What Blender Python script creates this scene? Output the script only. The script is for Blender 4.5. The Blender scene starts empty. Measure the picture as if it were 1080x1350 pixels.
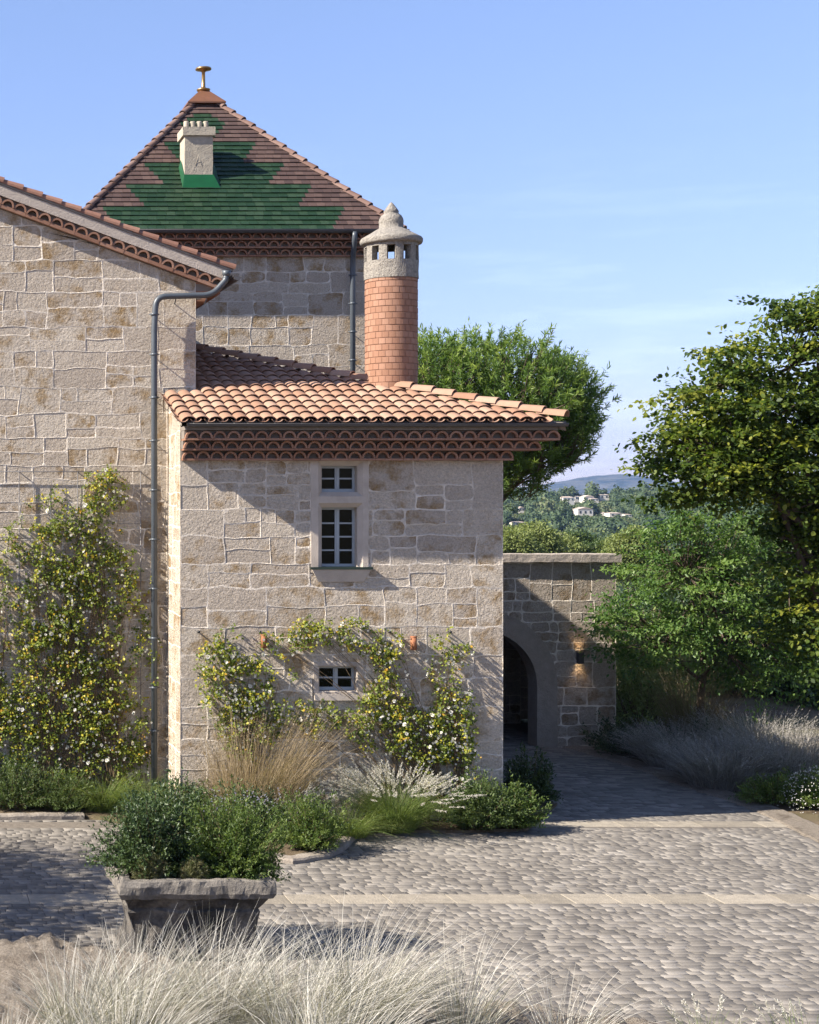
import bpy, math, random
import numpy as np
from mathutils import Vector, Matrix, noise
R = math.radians
sc = bpy.context.scene

# ------------------------------------------------------------------ camera, sky, sun, exposure
F, X0, YH, CAMZ = 2100.0, -130.0, 660.0, 4.53          # photograph calibration (pixels of the 1080x1350 frame)
cam = bpy.data.cameras.new('camera'); camo = bpy.data.objects.new('camera', cam)
sc.collection.objects.link(camo); sc.camera = camo
camo.location = (0, 0, CAMZ + .47); camo.rotation_euler = (R(90), 0, 0)
cam.sensor_fit = 'VERTICAL'; cam.sensor_height = 36.0; cam.lens = 36.0 * F / 1350.0
cam.shift_x = (540 - X0) / 1350.0; cam.shift_y = (YH - 675) / 1350.0
cam.clip_start = .1; cam.clip_end = 30000

SUN_AZ, SUN_EL = R(79.0), R(37.2)                       # azimuth left of the view axis behind the camera
sdir = Vector((-math.sin(SUN_AZ) * math.cos(SUN_EL), -math.cos(SUN_AZ) * math.cos(SUN_EL), math.sin(SUN_EL)))
sl = bpy.data.lights.new('sun', 'SUN'); sl.energy = 5.0; sl.angle = R(.5); sl.color = (1, .93, .82)
slo = bpy.data.objects.new('sun', sl); sc.collection.objects.link(slo)
slo.location = (-30, -10, 40); slo.rotation_euler = (-sdir).to_track_quat('-Z', 'Y').to_euler()

wd = bpy.data.worlds.new('World'); sc.world = wd; wd.use_nodes = True
wn = wd.node_tree; wn.nodes.clear()
wo = wn.nodes.new('ShaderNodeOutputWorld'); bg = wn.nodes.new('ShaderNodeBackground')
sky = wn.nodes.new('ShaderNodeTexSky'); sky.sky_type = 'NISHITA'; sky.sun_disc = False
sky.sun_elevation = SUN_EL; sky.sun_rotation = math.atan2(sdir.x, sdir.y)
sky.air_density = 1.0; sky.dust_density = 0.25; sky.ozone_density = 3.0; sky.altitude = 100
# thin wisps of high cloud low over the horizon
tc = wn.nodes.new('ShaderNodeTexCoord'); mp = wn.nodes.new('ShaderNodeMapping')
mp.inputs['Scale'].default_value = (3.0, 3.0, 26.0); mp.inputs['Rotation'].default_value = (0, R(3), 0)
cn = wn.nodes.new('ShaderNodeTexNoise'); cn.inputs['Scale'].default_value = 2.3; cn.inputs['Detail'].default_value = 7
cn.inputs['Roughness'].default_value = .6
cr = wn.nodes.new('ShaderNodeMapRange'); cr.inputs['From Min'].default_value = .50; cr.inputs['From Max'].default_value = .80
sx = wn.nodes.new('ShaderNodeSeparateXYZ')
hr = wn.nodes.new('ShaderNodeMapRange'); hr.inputs['From Min'].default_value = .22; hr.inputs['From Max'].default_value = .03
ml = wn.nodes.new('ShaderNodeMath'); ml.operation = 'MULTIPLY'
mx = wn.nodes.new('ShaderNodeMixRGB'); mx.inputs['Color2'].default_value = (13, 14, 15.5, 1)
m2 = wn.nodes.new('ShaderNodeMath'); m2.operation = 'MULTIPLY'; m2.inputs[1].default_value = .16
L = wn.links.new
L(tc.outputs['Generated'], mp.inputs['Vector']); L(mp.outputs['Vector'], cn.inputs['Vector'])
L(cn.outputs['Fac'], cr.inputs['Value']); L(tc.outputs['Generated'], sx.inputs[0]); L(sx.outputs['Z'], hr.inputs['Value'])
L(cr.outputs['Result'], ml.inputs[0]); L(hr.outputs['Result'], ml.inputs[1]); L(ml.outputs[0], m2.inputs[0])
tint = wn.nodes.new('ShaderNodeMixRGB'); tint.blend_type = 'MULTIPLY'; tint.inputs['Fac'].default_value = 1
zr = wn.nodes.new('ShaderNodeMapRange'); zr.inputs['From Min'].default_value = 0; zr.inputs['From Max'].default_value = .34
zt = wn.nodes.new('ShaderNodeMixRGB'); zt.inputs['Color1'].default_value = (.70, .625, .84, 1); zt.inputs['Color2'].default_value = (1.05, .95, 1.03, 1)
L(sx.outputs['Z'], zr.inputs['Value']); L(zr.outputs['Result'], zt.inputs['Fac']); L(zt.outputs['Color'], tint.inputs['Color2'])
L(sky.outputs['Color'], tint.inputs['Color1'])
L(m2.outputs[0], mx.inputs['Fac']); L(tint.outputs['Color'], mx.inputs['Color1'])
L(mx.outputs['Color'], bg.inputs['Color']); bg.inputs['Strength'].default_value = .080
L(bg.outputs[0], wo.inputs['Surface'])
sc.view_settings.view_transform = 'Standard'; sc.view_settings.look = 'None'
sc.view_settings.exposure = 1.45; sc.view_settings.gamma = 1.0

# ------------------------------------------------------------------ helpers
rnd = random.Random(7)
def Wp(px, py, Y): return Vector(((px - X0) * Y / F, Y, CAMZ + (YH - py) * Y / F))
def G(px, py, z=0.0):
    Y = (CAMZ - z) * F / (py - YH); return Vector(((px - X0) * Y / F, Y, z))

def link(o): sc.collection.objects.link(o); return o
def thing(name, label, cat, loc=(0, 0, 0), group=None):
    o = link(bpy.data.objects.new(name, None)); o.location = loc
    o['label'] = label; o['category'] = cat
    if group: o['group'] = group
    o.empty_display_size = .3
    return o
def setp(o, parent):
    if parent is not None:
        o.parent = parent
        o.matrix_parent_inverse = Matrix.Translation(-Vector(parent.location))      # meshes hold world coordinates
def struct(o): o['kind'] = 'structure'; return o
def tag(o, label, cat, group=None):
    o['label'] = label; o['category'] = cat
    if group: o['group'] = group
    return o

class MB:
    def __init__(s): s.v = []; s.f = []; s.m = []; s.t = []; s.s = []
    def add(s, vs, fs, m=0, t=None, smooth=False):
        b = len(s.v); s.v.extend([tuple(p) for p in vs])
        if t is None: t = (rnd.random(), rnd.random(), rnd.random())
        for f in fs: s.f.append([b + i for i in f]); s.m.append(m); s.t.append(t); s.s.append(smooth)
    def box(s, a, b, m=0, t=None):
        (x0, y0, z0), (x1, y1, z1) = a, b
        x0, x1 = min(x0, x1), max(x0, x1); y0, y1 = min(y0, y1), max(y0, y1); z0, z1 = min(z0, z1), max(z0, z1)
        s.add([(x0,y0,z0),(x1,y0,z0),(x1,y1,z0),(x0,y1,z0),(x0,y0,z1),(x1,y0,z1),(x1,y1,z1),(x0,y1,z1)],
              [(0,3,2,1),(4,5,6,7),(0,1,5,4),(1,2,6,5),(2,3,7,6),(3,0,4,7)], m, t)
    def obox(s, o, ax, ay, az, m=0, t=None):
        o, ax, ay, az = map(Vector, (o, ax, ay, az))
        vs = [o, o+ax, o+ax+ay, o+ay, o+az, o+ax+az, o+ax+ay+az, o+ay+az]
        s.add(vs, [(0,3,2,1),(4,5,6,7),(0,1,5,4),(1,2,6,5),(2,3,7,6),(3,0,4,7)], m, t)
    def quad(s, a, b, c, d, m=0, t=None): s.add([a, b, c, d], [(0,1,2,3)], m, t)
    def tube(s, pts, rad, seg=8, m=0, t=None, cap=True):
        pts = [Vector(p) for p in pts]; n = len(pts)
        if not isinstance(rad, (list, tuple)): rad = [rad] * n
        vs = []; ref = None
        for i, p in enumerate(pts):
            d = (pts[min(i+1, n-1)] - pts[max(i-1, 0)]); d = d.normalized() if d.length > 1e-9 else Vector((0,0,1))
            if ref is None: ref = d.orthogonal().normalized()
            ref = (ref - d * ref.dot(d)); ref = ref.normalized() if ref.length > 1e-6 else d.orthogonal().normalized()
            q = d.cross(ref)
            for k in range(seg):
                a = 2 * math.pi * k / seg; vs.append(p + (ref * math.cos(a) + q * math.sin(a)) * rad[i])
        fs = [(i*seg+k, i*seg+(k+1)%seg, (i+1)*seg+(k+1)%seg, (i+1)*seg+k) for i in range(n-1) for k in range(seg)]
        if cap: fs += [tuple(range(seg))[::-1], tuple((n-1)*seg+k for k in range(seg))]
        s.add(vs, fs, m, t, True)
    def lathe(s, cx, cy, prof, seg=28, m=0, t=None, jit=0):
        vs = []
        for (r, z) in prof:
            for k in range(seg):
                a = 2 * math.pi * k / seg; j = 1 + jit * noise.noise(Vector((math.cos(a)*2, math.sin(a)*2, z*6)))
                vs.append((cx + max(r, .0005) * j * math.cos(a), cy + max(r, .0005) * j * math.sin(a), z))
        fs = [(i*seg+k, i*seg+(k+1)%seg, (i+1)*seg+(k+1)%seg, (i+1)*seg+k) for i in range(len(prof)-1) for k in range(seg)]
        s.add(vs, fs, m, t, True)
    def build(s, name, mats, parent=None):
        me = bpy.data.meshes.new(name); me.from_pydata(s.v, [], s.f)
        for mm in (mats if isinstance(mats, (list, tuple)) else [mats]): me.materials.append(mm)
        me.polygons.foreach_set('material_index', s.m); me.polygons.foreach_set('use_smooth', s.s)
        a = me.attributes.new('tint', 'FLOAT_VECTOR', 'FACE')
        a.data.foreach_set('vector', np.array(s.t, dtype=np.float32).ravel())
        me.update(); o = link(bpy.data.objects.new(name, me)); setp(o, parent); return o

def npmesh(name, V, Fq, T, mats, parent=None, midx=None, smooth=False):
    """V (n,3), Fq (m,k), T (m,3) -> one mesh object"""
    me = bpy.data.meshes.new(name); V = np.asarray(V, np.float32); Fq = np.asarray(Fq, np.int32); k = Fq.shape[1]
    me.vertices.add(len(V)); me.vertices.foreach_set('co', V.ravel())
    me.loops.add(Fq.size); me.loops.foreach_set('vertex_index', Fq.ravel())
    me.polygons.add(len(Fq)); me.polygons.foreach_set('loop_start', np.arange(0, Fq.size, k, dtype=np.int32))
    for mm in (mats if isinstance(mats, (list, tuple)) else [mats]): me.materials.append(mm)
    if midx is not None: me.polygons.foreach_set('material_index', np.asarray(midx, np.int32))
    if smooth: me.polygons.foreach_set('use_smooth', np.ones(len(Fq), bool))
    me.update(calc_edges=True); me.validate()
    a = me.attributes.new('tint', 'FLOAT_VECTOR', 'FACE'); a.data.foreach_set('vector', np.asarray(T, np.float32).ravel())
    o = link(bpy.data.objects.new(name, me)); setp(o, parent); return o

# ------------------------------------------------------------------ materials
class NB:
    def __init__(s, name):
        s.m = bpy.data.materials.new(name); s.m.use_nodes = True; s.nt = s.m.node_tree; s.nt.nodes.clear()
        s.out = s.nt.nodes.new('ShaderNodeOutputMaterial')
    def n(s, typ, _props=None, **inp):
        x = s.nt.nodes.new('ShaderNode' + typ)
        for k, v in (_props or {}).items(): setattr(x, k, v)
        for k, v in inp.items():
            key = k.replace('_', ' ') if k.replace('_', ' ') in x.inputs else (int(k[1:]) if k[0] == 'i' and k[1:].isdigit() else k)
            if hasattr(v, 'is_output') or isinstance(v, bpy.types.NodeSocket): s.nt.links.new(v, x.inputs[key])
            else: x.inputs[key].default_value = v
        return x
    def pos(s): return s.n('NewGeometry').outputs['Position']
    def tint(s):
        a = s.n('Attribute', {'attribute_name': 'tint'}); q = s.n('SeparateXYZ', None, i0=a.outputs['Vector']); return q.outputs
    def noise(s, scale, detail=4, rough=.55, vec=None, dim='3D', w=None):
        x = s.n('TexNoise', {'noise_dimensions': dim}, Scale=scale, Detail=detail, Roughness=rough)
        s.nt.links.new(vec if vec is not None else s.pos(), x.inputs['Vector'])
        if w is not None: s.nt.links.new(w, x.inputs['W'])
        return x.outputs['Fac']
    def rng(s, v, a, b, c=0., d=1.): return s.n('MapRange', None, i0=v, i1=a, i2=b, i3=c, i4=d).outputs[0]
    def math(s, op, a, b=0.): return s.n('Math', {'operation': op}, i0=a, i1=b).outputs[0]
    def mix(s, fac, a, b, mode='MIX'): return s.n('MixRGB', {'blend_type': mode}, Fac=fac, Color1=a, Color2=b).outputs[0]
    def bump(s, h, strength=.5, dist=.02, normal=None):
        x = s.n('Bump', None, Height=h, Strength=strength, Distance=dist)
        if normal is not None: s.nt.links.new(normal, x.inputs['Normal'])
        return x.outputs[0]
    def pbr(s, col, rough=.8, spec=.3, metal=0., normal=None, **kw):
        p = s.n('BsdfPrincipled', None, Base_Color=col, Roughness=rough, Metallic=metal)
        p.inputs['Specular IOR Level'].default_value = spec
        if normal is not None: s.nt.links.new(normal, p.inputs['Normal'])
        return p.outputs[0]
    def done(s, sh): s.nt.links.new(sh, s.out.inputs['Surface']); return s.m
C = lambda r, g, b: (r, g, b, 1)

def m_stone(name, pale=(.66,.57,.46), pale2=(.54,.455,.365), ochre=(.40,.25,.10), amt=.62, bumps=1.0):
    b = NB(name); t = b.tint(); p = b.pos()
    col = b.mix(t[0], C(*pale), C(*pale2))
    big = b.noise(.9, 3, .6)
    col = b.mix(b.rng(big, .35, .7), col, b.mix(1., col, C(.86,.85,.85), 'MULTIPLY'))
    off = b.n('VectorMath', {'operation': 'ADD'}, i0=p, i1=b.n('CombineXYZ', None, i0=b.math('MULTIPLY', t[2], 30.), i1=0., i2=b.math('MULTIPLY', t[1], 17.)).outputs[0]).outputs[0]
    blot = b.rng(b.noise(3.4, 5, .62, off), .47, .62)
    has = b.rng(t[1], 1 - amt - .08, 1 - amt + .06)
    fine = b.rng(b.noise(17, 5, .7), .36, .62)
    k = b.math('MULTIPLY', b.math('MULTIPLY', blot, has), b.rng(fine, 0, 1, .5, 1.))
    oc = b.mix(b.noise(8, 3), C(*ochre), C(ochre[0]*.62, ochre[1]*.66, ochre[2]*.8))
    col = b.mix(b.math('MULTIPLY', k, .95), col, oc)
    sp = b.rng(b.noise(38, 5, .8), .34, .66, .72, 1.22)
    col = b.mix(1., col, b.n('CombineXYZ', None, i0=sp, i1=sp, i2=sp).outputs[0], 'MULTIPLY')
    h = b.math('ADD', b.noise(24, 5, .72), b.math('MULTIPLY', b.noise(9, 3, .6), .8))
    nm = b.bump(h, 1., .075 * bumps)
    return b.done(b.pbr(col, .92, .2, normal=nm))
def m_plain(name, a, c2, scale=6, rough=.85, bump=.012, bscale=40, spec=.25, metal=0., fine=.12):
    b = NB(name); t = b.tint()
    col = b.mix(b.rng(b.noise(scale, 5, .6), .3, .7), C(*a), C(*c2))
    v = b.rng(t[0], 0, 1, 1 - fine, 1 + fine)
    col = b.mix(1., col, b.n('CombineXYZ', None, i0=v, i1=v, i2=v).outputs[0], 'MULTIPLY')
    return b.done(b.pbr(col, rough, spec, metal, b.bump(b.noise(bscale, 6, .65), .7, bump)))
def m_tile(name, cols, rough=.8, bump=.004, stain=.35):
    b = NB(name); t = b.tint()
    r = b.n('ValToRGB'); b.nt.links.new(t[0], r.inputs[0]); e = r.color_ramp.elements
    e[0].position = 0; e[0].color = C(*cols[0]); e[1].position = 1; e[1].color = C(*cols[-1])
    for i, c in enumerate(cols[1:-1]): x = e.new((i + 1) / (len(cols) - 1)); x.color = C(*c)
    st = b.rng(b.noise(14, 6, .7), .42, .75, 0, stain)
    col = b.mix(st, r.outputs[0], C(cols[0][0]*.55, cols[0][1]*.55, cols[0][2]*.55))
    sp = b.rng(b.noise(120, 2, .6), .3, .7, .9, 1.1)
    col = b.mix(1., col, b.n('CombineXYZ', None, i0=sp, i1=sp, i2=sp).outputs[0], 'MULTIPLY')
    return b.done(b.pbr(col, rough, .25, normal=b.bump(b.noise(60, 5, .6), .6, bump)))
def m_leaf(name, cols, trans=.35, rough=.5, spec=.35, tcol=1.5):
    b = NB(name); t = b.tint()
    r = b.n('ValToRGB'); b.nt.links.new(t[0], r.inputs[0]); e = r.color_ramp.elements
    e[0].position = 0; e[0].color = C(*cols[0]); e[1].position = 1; e[1].color = C(*cols[-1])
    for i, c in enumerate(cols[1:-1]): x = e.new((i + 1) / (len(cols) - 1)); x.color = C(*c)
    d = b.pbr(r.outputs[0], rough, spec)
    tr = b.n('BsdfTranslucent', None, Color=b.mix(1., r.outputs[0], C(tcol, tcol*1.05, tcol*.6), 'MULTIPLY')).outputs[0]
    return b.done(b.n('MixShader', None, i0=trans, i1=d, i2=tr).outputs[0])

M = {}
M['stone'] = m_stone('granite_masonry')
M['stone_shade'] = m_stone('granite_masonry_shaded', pale=(.48,.41,.335), pale2=(.41,.345,.28), ochre=(.29,.195,.10), amt=.62)  # darker copy of the granite for the arch walls, shade put into its colour
M['mortar'] = m_plain('lime_mortar', (.64,.565,.475), (.50,.435,.355), 9, .95, .04, 30)
M['mortar_grey'] = m_plain('grey_mortar', (.235,.20,.17), (.17,.145,.125), 9, .95, .01, 60)
M['dressed'] = m_plain('dressed_stone', (.45,.385,.32), (.36,.305,.25), 5, .9, .012, 70)
M['coping'] = m_plain('coping_stone', (.42,.36,.30), (.32,.27,.225), 4, .9, .02, 25)
M['tile'] = m_tile('canal_tile_clay', [(.245,.132,.084), (.28,.160,.105), (.31,.186,.126), (.345,.222,.158), (.29,.166,.108)], stain=.25)
M['tile_old'] = m_tile('canal_tile_brown', [(.20,.10,.068), (.24,.122,.084), (.28,.152,.106)], stain=.4)
M['genoise'] = m_tile('eave_tile_red', [(.24,.122,.078), (.28,.148,.095), (.325,.182,.122)], stain=.45)
M['brick'] = m_tile('chimney_brick', [(.255,.132,.083), (.29,.156,.10), (.32,.18,.122), (.275,.142,.09)], stain=.15)
M['flat_tile'] = m_tile('flat_roof_tile_brown', [(.050,.031,.028), (.072,.044,.038), (.095,.060,.050)], stain=.35)
M['green_tile'] = m_tile('flat_roof_tile_green', [(.013,.032,.015), (.018,.041,.019), (.030,.055,.029)], rough=.42, stain=.5)
M['hip_tile'] = m_tile('hip_tile', [(.12,.07,.055), (.16,.098,.078), (.20,.13,.105)])
M['zinc'] = m_plain('grey_zinc', (.10,.11,.125), (.08,.085,.095), 8, .45, .001, 60, .5)
M['pipe'] = m_plain('slate_grey_pipe', (.07,.082,.095), (.058,.068,.08), 5, .42, .001, 60, .5)
M['gutter'] = m_plain('dark_gutter', (.075,.07,.07), (.055,.052,.055), 5, .45, .001, 60, .5)
M['green_metal'] = m_plain('green_flashing', (.006,.065,.020), (.005,.05,.015), 6, .35, .001, 60, .5)
M['darkgreen'] = m_plain('dark_green_edge', (.015,.03,.018), (.012,.022,.014), 6, .4, .001, 60, .5)
M['copper'] = m_plain('copper', (.26,.115,.06), (.19,.09,.05), 7, .5, .002, 60, .5, .4)
M['brass'] = m_plain('brass', (.40,.25,.09), (.30,.18,.07), 9, .35, .001, 60, .5, .8)
M['rust'] = m_plain('rust_tube', (.30,.12,.055), (.20,.08,.04), 14, .75, .003, 80)
M['render'] = m_plain('rough_cement', (.34,.31,.265), (.19,.17,.148), 22, .95, .08, 30, fine=.04)
M['chimney_stone'] = m_plain('pale_chimney_stone', (.42,.37,.29), (.32,.28,.22), 8, .95, .03, 35)
M['frame'] = m_plain('painted_window_frame', (.36,.385,.39), (.32,.345,.35), 9, .5, .0008, 60, .4, fine=.03)
M['bark'] = m_plain('bark', (.13,.095,.07), (.07,.05,.04), 12, .95, .02, 30)
M['stem'] = m_plain('brown_stem', (.16,.11,.06), (.10,.07,.04), 20, .9, .002, 60)
M['dark_iron'] = m_plain('dark_iron', (.03,.028,.026), (.02,.02,.02), 20, .5, .001, 80, .5)
M['wire'] = m_plain('galvanised_rod', (.14,.13,.13), (.10,.095,.095), 20, .5, .001, 80, .5)
M['planter'] = None
b = NB('window_glass'); M['glass'] = b.done(b.pbr(C(.004,.006,.003), .05, .10))
b = NB('lamp_lens'); e = b.n('Emission', None, Color=C(1,.72,.4), Strength=14.); M['lens'] = b.done(e.outputs[0])
# ------------------------------------------------------------------ masonry: every stone a cell with its own outline, joints proud of the stones
def stone_wall(mb, o, U, V, N, u0, u1, v0, v1, seed, holes=(), top=None, arch=None, big=(False, False), hscale=1.0, back=True, cs=1.0, hcs=.9):
    o, U, V, N = map(Vector, (o, U, V, N)); rg = random.Random(seed)
    cells = []
    def sub(a, c, b, d):                                    # a..c in u, b..d in v
        w, h = c - a, d - b; r = rg.random()
        if w > 1.0 * cs: m = a + w * rg.uniform(.38, .62); sub(a, m, b, d); sub(m, c, b, d)
        elif h > .36 * hcs and (r < .78 or h > .50 * hcs):
            m = b + h * rg.uniform(.36, .64)
            if w > .62 * cs and rg.random() < .42:
                k = a + w * rg.uniform(.35, .65); sub(a, k, b, m); sub(k, c, b, m)
            else: cells.append((a, c, b, m))
            if w > .55 * cs and rg.random() < .45:
                k = a + w * rg.uniform(.3, .7); sub(a, k, m, d); sub(k, c, m, d)
            else: cells.append((a, c, m, d))
        else: cells.append((a, c, b, d))
    v = v0
    while v < v1 - .01:
        H = rg.uniform(.40, .66) * hscale
        if v + H > v1 - .3: H = v1 - v
        u = u0; first = True
        while u < u1 - .01:
            w = rg.uniform(.38, .95)
            if first and big[0]: w = rg.choice((.42, .68))
            if u1 - (u + w) < .34: w = u1 - u
            last = u + w > u1 - .01
            if (first and big[0]) or (last and big[1]):
                if last and w > .8: cells.append((u, u + w * .45, v, v + H)); cells.append((u + w * .45, u + w, v, v + H))
                elif H > .45 and rg.random() < .5: cells.append((u, u + w, v, v + H * .5)); cells.append((u, u + w, v + H * .5, v + H))
                else: cells.append((u, u + w, v, v + H))
            else: sub(u, u + w, v, v + H)
            u += w; first = False
        v += H
    for (a, c, b, d) in holes:
        nc = []
        for (x0, x1, y0, y1) in cells:
            if x1 <= a or x0 >= c or y1 <= b or y0 >= d: nc.append((x0, x1, y0, y1)); continue
            if x0 < a: nc.append((x0, a, y0, y1))
            if x1 > c: nc.append((c, x1, y0, y1))
            xa, xb = max(x0, a), min(x1, c)
            if y0 < b: nc.append((xa, xb, y0, b))
            if y1 > d: nc.append((xa, xb, d, y1))
        cells = nc
    def warp(x, y):
        k = min(1, (x - u0) / .12, (u1 - x) / .12)
        for (a, c, b, d) in holes:
            k = min(k, max(abs(x - (a + c) / 2) - (c - a) / 2, abs(y - (b + d) / 2) - (d - b) / 2, 0) / .12)
        k = max(k, 0)
        dx = noise.noise(Vector((x * 2.3, y * 2.3, seed))) * .045 + noise.noise(Vector((x * 8, y * 8, seed + 3))) * .012
        dy = noise.noise(Vector((x * 1.9, y * 2.6, seed + 9))) * .050 + noise.noise(Vector((x * 8, y * 8, seed + 5))) * .012
        return x + dx * k, y + dy * k
    for (x0, x1, y0, y1) in cells:
        if x1 - x0 < .03 or y1 - y0 < .03: continue
        if top:
            if y0 > top((x0 + x1) / 2) + .15: continue
        if arch:
            cu, sp, Ra = arch; cx, cy = (x0 + x1) / 2, (y0 + y1) / 2
            if abs(cx - cu) < Ra and (cy < sp or math.hypot(cx - cu, cy - sp) < Ra) and all(abs(q - cu) < Ra for q in (x0, x1)) and (y1 < sp or all(math.hypot(q - cu, y1 - sp) < Ra for q in (x0, x1))): continue
        w, h = x1 - x0, y1 - y0; m = rg.uniform(.005, .014); rr = min(.04, w * .2, h * .2) * rg.uniform(.1, 1.2)
        nx, ny = max(3, int(w / .07)), max(3, int(h / .07)); out = []; inn = []
        per = [(i / nx, 0) for i in range(nx)] + [(1, j / ny) for j in range(ny)] + [(1 - i / nx, 1) for i in range(nx)] + [(0, 1 - j / ny) for j in range(ny)]
        for (s, t) in per:
            x, y = x0 + w * s, y0 + h * t
            ix = min(max(x, x0 + m), x1 - m); iy = min(max(y, y0 + m), y1 - m)
            dxc = min(x - x0, x1 - x); dyc = min(y - y0, y1 - y)
            if dxc + dyc < rr:
                k = (rr - dxc - dyc) * .42
                ix += k * (1 if x - x0 < x1 - x else -1); iy += k * (1 if y - y0 < y1 - y else -1)
            j = .015; ix += noise.noise(Vector((x * 14, y * 14, seed + 1))) * j; iy += noise.noise(Vector((x * 14, y * 14, seed + 2))) * j
            out.append(warp(x, y)); inn.append(warp(ix, iy))
        def fix(p):
            x, y = p
            if top: y = min(y, top(x))
            if arch:
                cu, sp, Ra = arch; d = math.hypot(x - cu, y - sp)
                if y >= sp and d < Ra: q = Ra / max(d, .01); x, y = cu + (x - cu) * q, sp + (y - sp) * q
                elif y < sp and abs(x - cu) < Ra: x = cu + Ra * (1 if x > cu else -1)
            return x, y
        out = [fix(p) for p in out]; inn = [fix(p) for p in inn]; n = len(out)
        hh = rg.uniform(-.004, .003); tt = (rg.random(), rg.random(), rg.random())
        vs = [o + U * p[0] + V * p[1] + N * .0025 for p in out] + [o + U * p[0] + V * p[1] + N * hh for p in inn]
        mb.add(vs, [(i, (i + 1) % n, n + (i + 1) % n, n + i) for i in range(n)], 1, tt)
        mb.add(vs[n:], [tuple(range(n))], 0, tt)
    if back:
        us = sorted({u0, u1, *[q for h_ in holes for q in h_[:2]]}); vv = sorted({v0, v1, *[q for h_ in holes for q in h_[2:]]})
        if top or arch: return
        for i in range(len(us) - 1):
            for j in range(len(vv) - 1):
                cx, cy = (us[i] + us[i+1]) / 2, (vv[j] + vv[j+1]) / 2
                if any(a < cx < c and b_ < cy < d for (a, c, b_, d) in holes): continue
                mb.quad(*[o + U * x + V * y - N * .02 for (x, y) in ((us[i], vv[j]), (us[i+1], vv[j]), (us[i+1], vv[j+1]), (us[i], vv[j+1]))], 1)

SW = lambda: [M['stone'], M['mortar']]

# ------------------------------------------------------------------ genoise: rows of half round tiles under an eave
def genoise(mb, A, D, n_out, length, z0, rows, rowh=.152, step=.12, pitch=.2095, up=Vector((0, 0, 1)), ext=None, first_out=None, arc_seg=8, th=.030):
    """A wall line start, D unit along, n_out unit outward; materials 0 clay, 1 mortar. grow: extend the far end by the row's overhang"""
    A, D, n_out, up = map(Vector, (A, D, n_out, up))
    for r in range(rows):
        o = step * (r + 1) if first_out is None else first_out
        z = z0 + rowh * r; Lr = length + (ext[r] if ext else 0)
        nb = max(1, int(Lr / .42))
        for q in range(nb):                                              # flat clay strip laid in lengths
            mb.obox(A + D * (Lr * q / nb + .002) + up * z, D * (Lr / nb - .004), n_out * (o + rnd.uniform(-.004, .004)), up * th, 0)
        mb.obox(A + up * (z + th + .0002), D * Lr, n_out * (o - .095), up * (rowh - th - .0004), 1)
        k = int(round(Lr / pitch)); pt = Lr / k
        for q in range(k):
            c = A + D * (pt * (q + .5)) + up * (z + th + .001) ; ro, ri = pt * .497, pt * .365; dz = rnd.uniform(-.006, .006)
            ye, yb = o + .010 + rnd.uniform(-.012, .008), o - .12
            vs = []
            for (rad, y) in ((ro, yb), (ro, ye), (ri, ye), (ri, yb)):
                for s in range(arc_seg + 1):
                    a = math.pi * s / arc_seg
                    vs.append(c + D * (math.cos(a) * rad) + up * (math.sin(a) * rad * 1.08 + dz) + n_out * y)
            w = arc_seg + 1
            fs = [(b_*w+s, b_*w+s+1, (b_+1)*w+s+1, (b_+1)*w+s) for b_ in range(3) for s in range(arc_seg)]
            mb.add(vs, fs, 0)

# ------------------------------------------------------------------ canal tiles on a slope
def canal_tiles(mb, o, U, Wd, Nn, inside, ulen, wlen, pitch=.205, expo=.33, m=0, mch=0, start=0.0, tone=0.0):
    """o eave corner, U along eave, Wd up the slope, Nn normal"""
    o, U, Wd, Nn = map(Vector, (o, U, Wd, Nn)); seg = 7
    nu = int(ulen / pitch) + 2; nw = int(wlen / expo) + 1
    for i in range(-1, nu):
        for j in range(nw):
            for kind in (0, 1):
                u = (i + (.5 if kind == 0 else 0)) * pitch + rnd.uniform(-.006, .006); w0 = start + j * expo + rnd.uniform(-.008, .008); w1 = w0 + expo + .09
                if kind == 1: w0 -= .03
                if not inside(u, w0 + expo * .5): continue
                tt = (min(1, max(0, rnd.gauss(.5, .27) + tone)), rnd.random(), rnd.random())
                if kind == 0: ra, rb = pitch * .585, pitch * .50; h0, h1 = .032, .008
                else: ra, rb = pitch * .42, pitch * .46; h0, h1 = .075, .055
                sk = rnd.uniform(-.006, .006); vs = []
                for (rr, ww, hh, th) in ((rb, w1, h1, 0), (ra, w0, h0, 0), (ra - .013, w0, h0, 0), (ra - .013, w0 + .10, h0 - .01, 0)):
                    for s in range(seg + 1):
                        a = math.pi * s / seg; sg = 1 if kind == 0 else -1
                        vs.append(o + U * (u + sk * (ww - w0) / expo + math.cos(a) * rr) + Wd * ww + Nn * (hh + sg * math.sin(a) * rr * (.70 if kind == 0 else .55)))
                w = seg + 1
                fs = [(b_*w+s, b_*w+s+1, (b_+1)*w+s+1, (b_+1)*w+s) for b_ in range(3) for s in range(seg)]
                mb.add(vs, fs[:seg], m if kind == 0 else mch, tt, True); mb.add(vs, fs[seg:2*seg], m if kind == 0 else mch, tt, False); mb.add(vs, fs[2*seg:], m if kind == 0 else mch, tt, True)

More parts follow.
